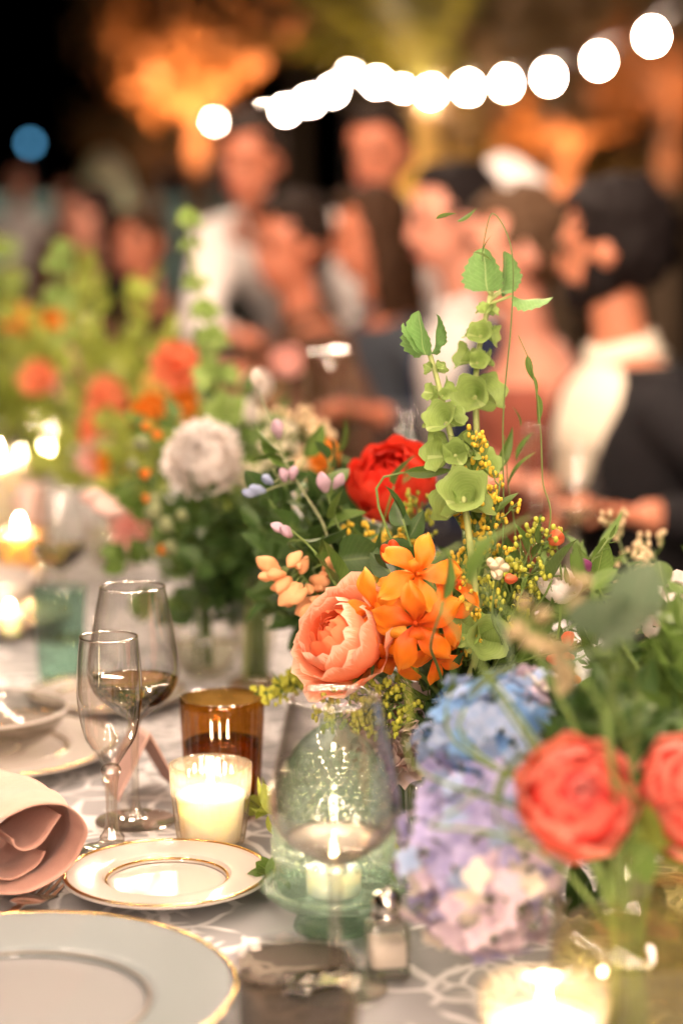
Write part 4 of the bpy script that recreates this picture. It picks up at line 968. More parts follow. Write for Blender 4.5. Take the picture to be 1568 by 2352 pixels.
# --- goldenrod and filler sprays
for (V, px, py, z, n, sz, sp, lab, m) in (
    (V1, 1090, 985, 1.47, 26, .0022, .022, 'yellow goldenrod spray clinging to the tall bells of Ireland', M_yellow),
    (V1, 1150, 1100, 1.48, 24, .0021, .030, 'yellow goldenrod spray leaning off the tall bells of Ireland', M_yellow),
    (V1, 1250, 1215, 1.47, 24, .0022, .032, 'budding goldenrod spray reaching to the broad leaf', M_yellowgreen),
    (V1, 1190, 1300, 1.50, 26, .0022, .036, 'green goldenrod spray low beside the broad leaf', M_yellowgreen),
    (V5, 920, 1240, 1.55, 30, .0021, .034, 'yellow goldenrod spray just above the orange orchids', M_yellow),
    (V5, 835, 1215, 1.60, 24, .0022, .034, 'dark goldenrod spray under the scarlet peony', M_yellow),
    (V5, 970, 1150, 1.62, 24, .0022, .034, 'goldenrod spray in front of the scarlet peony', M_yellowgreen),
    (V1, 1075, 1350, 1.45, 18, .0020, .022, 'small goldenrod tuft between the orchids and the bells', M_yellow),
    (V5, 600, 1590, 1.60, 26, .0026, .016, 'lime goldenrod spray curving out towards the amber tumbler', M_yellowgreen),
    (V5, 640, 1575, 1.62, 22, .0026, .016, 'second lime goldenrod spray above the amber tumbler', M_yellowgreen),
    (V1, 740, 1620, 1.46, 30, .0024, .030, 'lime goldenrod spray seen through the big wine glass', M_yellowgreen),
    (V1, 830, 1640, 1.46, 26, .0024, .030, 'goldenrod spray hanging under the peach rose', M_yellowgreen),
    (V2, 640, 985, 2.0, 26, .0034, .05, 'pale fluffy spray beside the white carnation', mat('pale_buds', (.62, .58, .42), .7)),
    (V5, 690, 960, 2.1, 30, .0045, .06, 'cream and yellow spray in front of the glass cylinder', mat('cream_buds', (.66, .50, .30), .7)),
    (V0b, 1410, 1190, 1.75, 26, .0030, .05, 'pale honeysuckle spray in front of the hands of the bearded guest', MATS['cream_buds']),
    (V0b, 1500, 1260, 1.75, 26, .0032, .05, 'creamy honeysuckle spray above the white lisianthus', MATS['cream_buds'])):
    spray(V, P(px, py, z), lab, m, n, sz, sp)
# --- snapdragons, tweedia, pods: buds along a stem
def budded(V, path_pts, buds, label, name, mh=.1, r=.0016, leaf=(4, .02, 'lance'), group=None, sm=None):
    e = empty(name, V, label, 'flower', group); P3 = [vbase(V), vmouth(V, mh)] + [Vector(p) for p in path_pts]; path = []
    for i in range(len(P3) - 1):
        p0 = P3[max(i - 1, 0)]; p1 = P3[i]; p2 = P3[i + 1]; p3 = P3[min(i + 2, len(P3) - 1)]
        for k in range(5):
            t = k / 5; path.append(.5 * (2 * p1 + (p2 - p0) * t + (2 * p0 - 5 * p1 + 4 * p2 - p3) * t * t + (3 * p1 - p0 - 3 * p2 + p3) * t ** 3))
    path.append(P3[-1]); stem(e, path, r, r * .5, sm)
    for (p, d, s, m) in buds:
        p = Vector(p); d = Vector(d)
        i = min(range(len(path)), key=lambda k: (path[k] - p).length)
        link('bud_stalk', G().tube([path[i] - e.location, (path[i] * .4 + p * .6) - e.location + Vector((0, 0, .001)), p - e.location], [.0009, .0008, .0008], 5).mesh('bud_stalk', sm or M_stem), e)
        key = ('bud', m.name)
        if key not in LM:
            LM[key] = G().lathe(smooth_profile([(.0004, -.1), (.14, .0), (.24, .22), (.33, .50), (.27, .78), (.13, .98), (.0004, 1.06)], 3), 14, lambda i, q, z: 1 + .16 * math.cos(3 * q + z * 2.5) * (z > .2)).mesh('bud', m)
        link('bud', LM[key], e, frame(d, p - e.location, rnd(0, 6), (s * .9, s * .9, s)))
    for k in range(leaf[0]):
        i = random.randint(len(path) // 3, len(path) - 2); put_leaf(e, path[i], (path[i + 1] - path[i]).normalized() * .5 + Vector((rnd(-1, 1), rnd(-1, 1), rnd(-.2, .6))), leaf[1] * rnd(.8, 1.3), leaf[2], M_mid_leaf)
    return e
M_peachbud = G_('peach_bud', (.85, .45, .22), (.88, .56, .36)); M_mauve = G_('mauve_bud', (.62, .45, .55), (.70, .58, .64)); M_bluebud = G_('blue_bud', (.42, .50, .72), (.55, .60, .76)); M_cream = G_('cream_bud', (.80, .70, .50), (.84, .74, .60)); M_purple = G_('purple_bud', (.28, .06, .20), (.34, .08, .26))
B = []; SN = ((640, 1310, -.9, .35, .024), (665, 1330, -.5, -.6, .024), (690, 1345, -.6, -.4, .026), (715, 1330, .5, -.3, .022), (725, 1375, -.7, -.3, .024), (745, 1310, .5, .3, .02), (690, 1270, -.2, -.8, .020), (735, 1400, -.4, -.6, .022))
for (px, py, dx, dz, s) in [(x + dx_, y + dy_, a + rnd(-.4, .4), b + rnd(-.5, .5), c * f_) for (x, y, a, b, c) in (SN) for (dx_, dy_, f_) in ((0, 0, .95), (14, 10, .75), (-10, 14, .6))]:
    B.append((P(px, py, 1.56 + rnd(-.012, .012)), (dx, -.6, dz), s, M_peachbud))
budded(V1, [P(800, 1480, 1.56), P(745, 1390, 1.57), P(700, 1330, 1.57), P(668, 1300, 1.57)], B, 'peach snapdragon stem reaching out above the peach rose', 'snapdragon', leaf=(2, .02, 'lance'))
budded(V1, [P(830, 1420, 1.53), P(775, 1350, 1.545), P(720, 1265, 1.55), P(665, 1215, 1.55)], [(P(668, 1232, 1.55), (-.5, -.6, .6), .015, M_mauve), (P(655, 1222, 1.55), (-.8, -.3, .5), .014, M_mauve), (P(782, 1362, 1.52), (.3, -.6, -.7), .014, white[0])], 'slender tweedia stem with pink buds over the snapdragon', 'tweedia_stem', leaf=(3, .04, 'oval'))
budded(V1, [P(800, 1330, 1.6), P(740, 1200, 1.62), P(690, 1120, 1.63), P(650, 1050, 1.64), P(640, 1010, 1.64)], [(P(608, 1128, 1.62), (-.9, -.5, .3), .015, M_bluebud), (P(592, 1134, 1.62), (-1, -.3, .2), .014, M_bluebud), (P(625, 1110, 1.62), (-.6, -.6, .6), .013, M_bluebud), (P(655, 1105, 1.62), (-.2, -.5, .8), .014, M_mauve), (P(670, 1100, 1.62), (.2, -.5, .8), .014, M_mauve), (P(640, 1005, 1.64), (-.1, -.4, .9), .018, M_mauve), (P(590, 890, 1.75), (0, -.4, .9), .02, white[0])], 'branched tweedia stem with pale blue buds beside the scarlet peony', 'tweedia_stem', leaf=(4, .035, 'oval'), sm=mat('grey_stem', (.25, .27, .14), .6))
budded(V1, [P(800, 1250, 1.58), P(765, 1180, 1.59), P(752, 1130, 1.6)], [(P(748, 1128, 1.6), (-.2, -.5, .8), .020, M_mauve), (P(768, 1122, 1.6), (.4, -.4, .8), .016, M_mauve)], 'short tweedia stem with mauve buds', 'tweedia_stem', leaf=(3, .035, 'oval'))
# scabiosa pods etc. in the second arrangement
M_pod = mat('green_pod', (.30, .34, .17), .7, .3, 60, bump=.5, objvar=.2)
B = []
for (px, py, s) in ((345, 1185, .030), (385, 1215, .027), (330, 1030, .027), (310, 1075, .022), (400, 1265, .024), (360, 1155, .022), (425, 1190, .02)): B.append((P(px, py, 2.0), (rnd(-.5, .3), -.8, .4), s, M_pod))
budded(V2b, [P(470, 1350, 2.05), P(420, 1250, 2.03), P(380, 1180, 2.02), P(340, 1080, 2.02), P(325, 1010, 2.02)], B, 'drooping stem of round green seed pods beside the white carnation', 'pod_stem', leaf=(3, .03, 'oval'))
B = [(P(px, py, 2.02), (rnd(-.6, .4), -.7, rnd(-.2, .7)), s, orange_f[0]) for (px, py, s) in ((325, 1090, .019), (330, 1140, .014), (368, 1262, .018), (355, 1000, .016), (430, 1265, .012), (345, 985, .014))]
budded(V2b, [P(480, 1380, 2.06), P(420, 1260, 2.05), P(365, 1150, 2.04), P(340, 1040, 2.04)], B, 'stem of small orange blossoms among the green pods', 'blossom_stem', leaf=(3, .03, 'oval'))
B = [(P(px, py, 2.05), (-.7, -.6, rnd(-.2, .3)), .03, blush[0]) for (px, py) in ((265, 1150), (240, 1135), (285, 1175))]
budded(V2b, [P(400, 1300, 2.08), P(320, 1200, 2.07), P(265, 1150, 2.06)], B, 'blush blossom stem drooping beside the green pods', 'blossom_stem')
B = [(P(px, py, 1.05), (rnd(-.6, .3), -.3, rnd(-.6, .6)), s, G_('buff_bud', (.46, .36, .20), (.52, .42, .27))) for (px, py, s) in [(a_ + rnd(-22, 22), b_ + rnd(-22, 22), .013) for (a_, b_) in ((1200, 1420), (1240, 1450), (1270, 1490), (1300, 1540), (1330, 1350)) for _ in range(3)]]
budded(V0b, [P(1420, 1800, 1.06), P(1390, 1650, 1.05), P(1320, 1530, 1.05), P(1250, 1450, 1.05)], B, 'pale cream snapdragon stem leaning out over the hydrangeas', 'snapdragon', leaf=(2, .03, 'lance'))
B = [(P(px, py, 1.45), (rnd(-.6, .3), -.6, rnd(-.6, .6)), s, M_peachbud) for (px, py, s) in ((1500, 1415, .018), (1520, 1425, .020), (1530, 1450, .022), (1550, 1440, .018), (1510, 1450, .016))]
budded(V0b, [P(1560, 1700, 1.4), P(1545, 1550, 1.43), P(1525, 1450, 1.45)], B, 'peach snapdragon stem in front of the white lisianthus', 'snapdragon')
B = [(P(px, py, 1.48), (rnd(-.6, .3), -.6, rnd(-.2, .6)), s, redor[0]) for (px, py, s) in ((1300, 1480, .017), (1315, 1510, .016), (1270, 1520, .016), (1330, 1560, .012), (1310, 1580, .010), (1185, 1330, .014), (1265, 1245, .02), (1280, 1225, .02))]
budded(V1, [P(1200, 1560, 1.52), P(1270, 1500, 1.5), P(1290, 1350, 1.5), P(1275, 1240, 1.5)], B, 'stem of little red blossoms behind the hydrangeas', 'blossom_stem', leaf=(5, .03, 'oval'))
budded(V1, [P(1150, 1500, 1.46), P(1130, 1420, 1.45), P(1140, 1320, 1.44)], [(P(1140, 1300, 1.43), (rnd(-1, 1), -.8, rnd(-1, 1)), .012, M_cream) for k in range(9)], 'shaggy cream clematis head beside the bells', 'clematis', leaf=(2, .02, 'lance'))
budded(V0b, [P(1450, 1500, 1.5), P(1380, 1360, 1.5), P(1355, 1310, 1.5)], [(P(1352, 1310, 1.49), (-.4, -.6, .7), .014, M_purple), (P(1040, 1090, 1.5), (0, -.6, .6), .010, M_purple)][:1], 'thin stem with a purple bud near the broad leaf', 'blossom_stem', leaf=(2, .03, 'oval'))
# --- far flowers of the third and fourth arrangement
FARF = [(40, 735, 3.5, .036, orange_f, 'small', 'round orange blossom at the far end of the flowers'), (120, 745, 3.4, .028, orange_f, 'small', 'small orange blossom beside the round one'),
        (85, 870, 3.1, .034, redor, 'poppy', 'coral red blossom behind the coral poppies'), (190, 830, 3.0, .036, pink, 'poppy', 'pale pink blossom over the coral poppies'), (215, 900, 2.95, .034, pink, 'poppy', 'pink blossom against the coral poppies'),
        (245, 915, 2.8, .038, redor, 'poppy', 'coral poppy facing the wine glasses'), (270, 950, 2.8, .030, redor, 'poppy', 'smaller coral poppy below the first'), (218, 985, 2.75, .026, redor, 'poppy', 'lowest coral poppy, hanging over the far candles'),
        (405, 840, 2.45, .036, redor, 'poppy', 'orange red poppy beside the pale bells of Ireland'), (230, 1050, 2.7, .034, pink, 'poppy', 'pink poppy above the far candles'), (265, 1065, 2.65, .030, orange_f, 'poppy', 'orange poppy above the far candles'),
        (345, 945, 2.5, .028, orange_f, 'small', 'amber blossom behind the green pods'), (420, 930, 2.5, .026, orange_f, 'small', 'amber blossom behind the white carnation'), (360, 880, 2.6, .026, [G_('yellow_petal', (.75, .55, .10), (.80, .62, .20))], 'small', 'yellow blossom over the amber ones'),
        (590, 885, 2.4, .022, white, 'small', 'tiny white blossom beside the glass cylinder'), (745, 1045, 1.95, .020, orange_f, 'small', 'little orange bud beside the scarlet peony'), (560, 950, 2.3, .020, white, 'small', 'tiny white blossom above the white carnation'),
        (660, 830, 2.9, .030, pink, 'small', 'pink blossom before the glass cylinder'), (300, 1210, 2.3, .026, pink, 'poppy', 'pink blossom hanging under the orange ones'), (155, 885, 3.3, .03, pink, 'small', 'pink bud behind the coral red blossom')]
for (px, py, z, s, ms, kd, lab) in FARF:
    V = V4 if z > 3.2 else V3 if z > 2.6 else V2 if px < 700 else V5
    flower('garden_blossom', V, P(px, py, z), (rnd(-.5, .2), -.8, rnd(.1, .8)), kd, s * .82, ms, lab, sepals=False, leaves=2)

# --- leafy filler
def fill(V, box, n, label, group, kind='oval', m=None, L=(.03, .05), nl=11, mh=.1, start=.3):
    (x0, x1), (y0, y1), (z0, z1) = box
    for i in range(n):
        branch(V, P(rnd(x0, x1), rnd(y0, y1), rnd(z0, z1)), label, kind, m, nl, L, group, mh=mh, start=start)
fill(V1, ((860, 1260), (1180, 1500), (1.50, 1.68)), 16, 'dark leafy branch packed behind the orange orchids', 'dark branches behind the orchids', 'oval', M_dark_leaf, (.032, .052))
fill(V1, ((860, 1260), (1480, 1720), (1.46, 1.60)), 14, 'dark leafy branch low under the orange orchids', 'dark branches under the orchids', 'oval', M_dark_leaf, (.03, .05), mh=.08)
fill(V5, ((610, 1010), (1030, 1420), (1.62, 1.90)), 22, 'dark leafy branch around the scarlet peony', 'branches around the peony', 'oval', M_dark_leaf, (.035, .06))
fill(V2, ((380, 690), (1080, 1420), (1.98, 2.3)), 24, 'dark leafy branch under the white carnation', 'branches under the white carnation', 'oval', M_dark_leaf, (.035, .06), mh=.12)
fill(V2, ((300, 660), (860, 1180), (2.15, 2.5)), 14, 'mid green branch behind the white carnation', 'mid green branches behind the carnation', 'oval', M_mid_leaf, (.035, .06), mh=.12)
fill(V2b, ((270, 460), (1060, 1400), (2.05, 2.4)), 8, 'mid green branch among the seed pods', 'branches among the pods', 'round', M_mid_leaf, (.026, .04), mh=.09)
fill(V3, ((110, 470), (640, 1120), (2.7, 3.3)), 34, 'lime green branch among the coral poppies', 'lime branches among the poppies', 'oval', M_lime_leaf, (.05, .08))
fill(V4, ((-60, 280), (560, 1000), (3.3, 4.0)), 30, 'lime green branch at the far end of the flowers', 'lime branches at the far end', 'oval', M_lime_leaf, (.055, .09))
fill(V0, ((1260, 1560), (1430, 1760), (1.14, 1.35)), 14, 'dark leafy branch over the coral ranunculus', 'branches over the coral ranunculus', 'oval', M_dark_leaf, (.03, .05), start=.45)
fill(V0b, ((1330, 1640), (1330, 1750), (1.25, 1.5)), 15, 'mid green branch behind the coral ranunculus', 'mid green branches behind the ranunculus', 'oval', M_mid_leaf, (.032, .055), start=.4)
fill(V0, ((1430, 1540), (1850, 1960), (1.13, 1.2)), 3, 'lime green branch beside the coral ranunculus', 'lime branches beside the ranunculus', 'oval', M_lime_leaf, (.03, .045), nl=6, start=.5)
fill(V1, ((1160, 1440), (1240, 1520), (1.5, 1.7)), 14, 'mid green branch between the bells and the cream spray', 'mid green branches right of the bells'.replace(' right of', ' beside'), 'lance', M_mid_leaf, (.04, .06))
fill(V5, ((640, 1060), (1060, 1400), (1.56, 1.75)), 8, 'fine leafed sprig threaded through the scarlet peony and tweedia', 'fine sprigs through the peony', 'lance', M_mid_leaf, (.014, .024), nl=18, start=.25)
fill(V1, ((1080, 1420), (1180, 1500), (1.46, 1.6)), 8, 'fine leafed sprig threaded between the bells and red blossoms', 'fine sprigs beside the bells', 'lance', M_mid_leaf, (.014, .024), nl=18, start=.25)
fill(V2, ((290, 620), (930, 1300), (2.0, 2.3)), 8, 'fine leafed sprig threaded around the white carnation', 'fine sprigs around the carnation', 'oval', M_lime_leaf, (.018, .03), nl=18, start=.25, mh=.12)
fill(V5, ((590, 770), (1120, 1420), (1.62, 1.85)), 9, 'dark leafy branch reaching from the peony towards the wine glasses', 'branches towards the wine glasses', 'oval', M_dark_leaf, (.03, .045), nl=12)
fill(V3, ((230, 470), (880, 1130), (2.4, 2.75)), 11, 'lime green branch linking the poppies and the white carnation', 'lime branches linking the arrangements', 'oval', M_lime_leaf, (.035, .06), nl=12)
def one_leaf(V, a, d, L, kind, m, label, mh=.1, name='single_leaf', roll=None):
    e = empty(name, V, label, 'foliage'); a = Vector(a); path = stem_path(e, vbase(V), vmouth(V, mh), a, d, 10); stem(e, path, .0014, .0009); put_leaf(e, a, d, L, kind, m, roll); return e
one_leaf(V1, P(1268, 1330, 1.47), (.25, -.35, .9), .046, 'oval', M_mid_leaf, 'broad green leaf standing over the small white bud', roll=.2)
one_leaf(V5, P(905, 1115, 1.60), (.25, -.2, .9), .036, 'oval', M_mid_leaf, 'green leaf across the face of the scarlet peony', roll=.1)
one_leaf(V1, P(930, 1085, 1.52), (.9, -.2, .05), .040, 'lance', M_mid_leaf, 'slim leaf pointing from the peony to the bells')
one_leaf(V5, P(770, 1040, 1.75), (.5, -.2, .8), .036, 'oval', M_mid_leaf, 'pointed leaf standing above the little orange bud')
one_leaf(V5, P(700, 1050, 1.78), (.5, -.2, .8), .038, 'oval', M_mid_leaf, 'pointed leaf beside the little orange bud')
one_leaf(V5, P(775, 1290, 1.56), (.85, -.3, .2), .042, 'round', M_dark_leaf, 'broad dark leaf left of the orchid buds'.replace('left of', 'beside'))
one_leaf(V5, P(700, 1240, 1.58), (.7, -.5, .1), .046, 'oval', M_dark_leaf, 'broad dark leaf behind the tweedia buds')
one_leaf(V1, P(1020, 1380, 1.30), (.25, -.4, .9), .040, 'lance', M_mid_leaf, 'soft green blade in front of the orchids')
one_leaf(V0, P(1060, 1250, 1.16), (.9, -.1, .30), .050, 'lance', M_mid_leaf, 'blurred blade crossing in front of the bells')
one_leaf(V0, P(1080, 1360, 1.12), (.2, -.1, .9), .042, 'oval', M_mid_leaf, 'blurred broad leaf in front of the bells')
one_leaf(V0, P(1125, 1400, 1.15), (.45, -.2, -.7), .045, 'blade', M_grey_leaf, 'blurred pale blade beside the orchids')
one_leaf(V0, P(930, 1690, 1.15), (.10, -.1, .9), .038, 'lance', M_lime_leaf, 'upright lime blade beside the blush carnation')
one_leaf(V0, P(1025, 1620, 1.20), (.2, -.1, .9), .034, 'lance', M_mid_leaf, 'upright green blade above the blue hydrangea')
one_leaf(V0, P(1070, 1620, 1.17), (.5, -.1, .8), .045, 'lance', M_grey_leaf, 'grey green blade leaning above the blue hydrangea')
one_leaf(V0, P(1140, 1850, 1.09), (.25, -.1, .9), .060, 'lance', M_mid_leaf, 'dark blade across the blue hydrangea')
one_leaf(V0, P(1010, 1880, 1.10), (.75, -.2, .55), .040, 'lance', M_mid_leaf, 'short dark blade low across the hydrangea')
for (px, py, d, L, rl) in ((1385, 1470, (-.1, -.6, .8), .040, .3), (1440, 1480, (.3, -.5, .8), .040, 0), (1400, 1500, (-.5, -.6, .3), .036, .5), (1450, 1420, (.2, -.3, 1), .035, 2)):
    one_leaf(V0, P(px, py, 1.02), d, L, 'round', M_grey_leaf, 'big blurred grey green leaf of the rosette above the coral ranunculus', roll=rl)['group'] = 'leaves of the grey rosette'
# grass tendrils
def tendril(V, pts, leaves, label, mh=.1):
    e = empty('grass_tendril', V, label, 'foliage'); P3 = [vbase(V), vmouth(V, mh)] + [P(*p) for p in pts]; path = []
    for i in range(len(P3) - 1):
        p0 = P3[max(i - 1, 0)]; p1 = P3[i]; p2 = P3[i + 1]; p3 = P3[min(i + 2, len(P3) - 1)]
        for k in range(8):
            t = k / 8; path.append(.5 * (2 * p1 + (p2 - p0) * t + (2 * p0 - 5 * p1 + 4 * p2 - p3) * t * t + (3 * p1 - p0 - 3 * p2 + p3) * t ** 3))
    path.append(P3[-1]); stem(e, path, .0008, .0004)
    for (px, py, z, d, L) in leaves: put_leaf(e, P(px, py, z), d, L, 'lance', M_mid_leaf)
tendril(V1, [(1150, 1300, 1.5), (1155, 960, 1.5), (1172, 760, 1.5), (1178, 620, 1.5), (1165, 540, 1.5), (1130, 490, 1.5), (1110, 560, 1.5), (1108, 600, 1.5)],
        [(1000, 502, 1.5, (.85, -.1, .35), .018), (1048, 508, 1.5, (.85, -.1, .38), .020), (1085, 580, 1.5, (1, -.1, -.12), .018), (1108, 585, 1.49, (.1, 0, 1), .018)], 'thin looping grass tendril rising above the tallest bells')
tendril(V1, [(1250, 1250, 1.5), (1245, 1100, 1.5), (1240, 980, 1.5), (1225, 860, 1.5), (1190, 770, 1.5)], [(1211, 815, 1.5, (.15, 0, -1), .024), (1222, 860, 1.5, (.35, 0, -1), .022), (1235, 905, 1.5, (.1, 0, -1), .026)], 'thin drooping tendril with narrow leaves beside the tallest bells')
tendril(V1, [(1180, 1300, 1.55), (1165, 1100, 1.55), (1158, 1000, 1.55)], [(1165, 1120, 1.55, (.3, -.2, 1), .04), (1185, 1060, 1.55, (.2, -.2, 1), .03), (1140, 1080, 1.55, (.5, -.2, 1), .04), (1195, 980, 1.55, (-.1, 0, 1), .02)], 'dark tendril with brown seeds beside the bells')
# greenery lying on the cloth
def runner(p, label, spots, kind, m, L):
    e = empty('greenery_sprig', p, label, 'foliage'); q = [Vector(s) for s in spots]
    link('stem', G().tube([s - e.location for s in q], [.0014] * len(q), 6).mesh('stem', M_stem), e)
    for k in range(len(q) * 3):
        s = q[k % len(q)]; put_leaf(e, s, Vector((rnd(-1, 1), rnd(-1, .4), rnd(.15, .9))), rnd(*L), kind, m)
runner(TP(610, 1.56), 'lime leafed sprig lying behind the lit ribbed candle', [TP(590, 1.6, .006), TP(610, 1.57, .02), TP(625, 1.53, .03), TP(640, 1.5, .035), TP(650, 1.48, .02)], 'oval', M_lime_leaf, (.022, .034))
runner(TP(640, 1.43), 'green sprig with broad leaves beside the candle lamp', [TP(650, 1.44, .006), TP(640, 1.42, .012), TP(625, 1.40, .015)], 'oval', M_mid_leaf, (.022, .03))
runner(TP(930, 1.42), 'lime sprig behind the foot of the candle lamp', [TP(905, 1.45, .006), TP(925, 1.43, .02), TP(935, 1.42, .03)], 'oval', M_lime_leaf, (.024, .034))
runner(TP(1350, 1.35), 'dark sprig with tiny yellow buds behind the drooping hydrangea', [TP(1330, 1.36, .006), TP(1360, 1.33, .02), TP(1400, 1.30, .02), TP(1500, 1.30, .015)], 'oval', M_dark_leaf, (.03, .045))
runner(TP(1000, 1.62), 'dark leafy sprig lying between the vases', [TP(930, 1.60, .006), TP(990, 1.60, .03), TP(1100, 1.62, .03), TP(1200, 1.6, .02)], 'oval', M_dark_leaf, (.035, .05))

# ------------------------------------------------------------------ people
def skin_mat(n, c): return mat(n, c, .45, .28, 16, .4, sss=.15, sssr=(.012, .005, .003))
SK1 = skin_mat('skin_warm', (.60, .23, .13)); SK2 = skin_mat('skin_tan', (.52, .18, .10)); SK3 = skin_mat('skin_fair', (.66, .29, .20))
H_black = mat('black_hair', (.008, .005, .005), .7, .4, 90, .15, bump=.6); H_brown = mat('brown_hair', (.040, .018, .008), .7, .4, 90, .15, bump=.6); H_dark = mat('darkbrown_hair', (.016, .009, .006), .7, .4, 90, .15, bump=.6); H_ash = mat('ash_hair', (.085, .048, .026), .7, .4, 90, .15, bump=.6)
C_white = mat('white_shirt', (.82, .77, .74), .8, .06, 14, .2, bump=.2); C_cream = mat('cream_shirt', (.80, .72, .58), .8, .05, 14, .2, bump=.2); C_black = mat('black_suit', (.012, .011, .013), .75, .2, 60, .2); C_navy = mat('navy_cloth', (.02, .03, .07), .75, .2, 60, .2)
C_blue = mat('blue_dress', (.10, .20, .26), .7, .2, 20, .2); C_rust = mat('rust_dress', (.42, .14, .05), .7, .2, 20, .2); C_brown = mat('brown_suit', (.10, .05, .03), .75, .2, 20, .2); C_pink = mat('rose_dress', (.26, .075, .05), .7, .12, 20, .2)
HAIR_T = bpy.data.textures.new('locks', 'CLOUDS'); HAIR_T.noise_scale = .03
TORSO = [(-.09, .14, .10), (0, .168, .122), (.10, .158, .108), (.22, .150, .100), (.34, .172, .115), (.43, .188, .112), (.49, .178, .092), (.53, .110, .068), (.56, .062, .058)]
def loft(g, rows, n=20, pad=0.0, a0=None, cap=True, sc=1.0, lean=0.0):
    vs = []; k = len(rows)
    for (h, a, b) in rows:
        o = a0(h) if a0 else 0
        for j in range(n):
            q = o + (2 * math.pi - 2 * o) * (j / (n - 1) if a0 else j / n)
            x, y, z = (b * sc + pad) * math.cos(q), (a * sc + pad) * math.sin(q), h
            vs.append(Vector((x * math.cos(lean) + z * math.sin(lean), y, z * math.cos(lean) - x * math.sin(lean))))
    m = n - 1 if a0 else n
    fs = [(i * n + j, i * n + (j + 1) % n, (i + 1) * n + (j + 1) % n, (i + 1) * n + j) for i in range(k - 1) for j in range(m)]
    if cap and not a0: fs += [tuple(range(n - 1, -1, -1)), tuple((k - 1) * n + j for j in range(n))]
    return g.add(vs, fs)
def dense(rows, sub=3):
    o = []
    for i in range(len(rows) - 1):
        for k in range(sub):
            t = k / sub; o.append(tuple(rows[i][q] + (rows[i + 1][q] - rows[i][q]) * t for q in range(3)))
    return o + [rows[-1]]
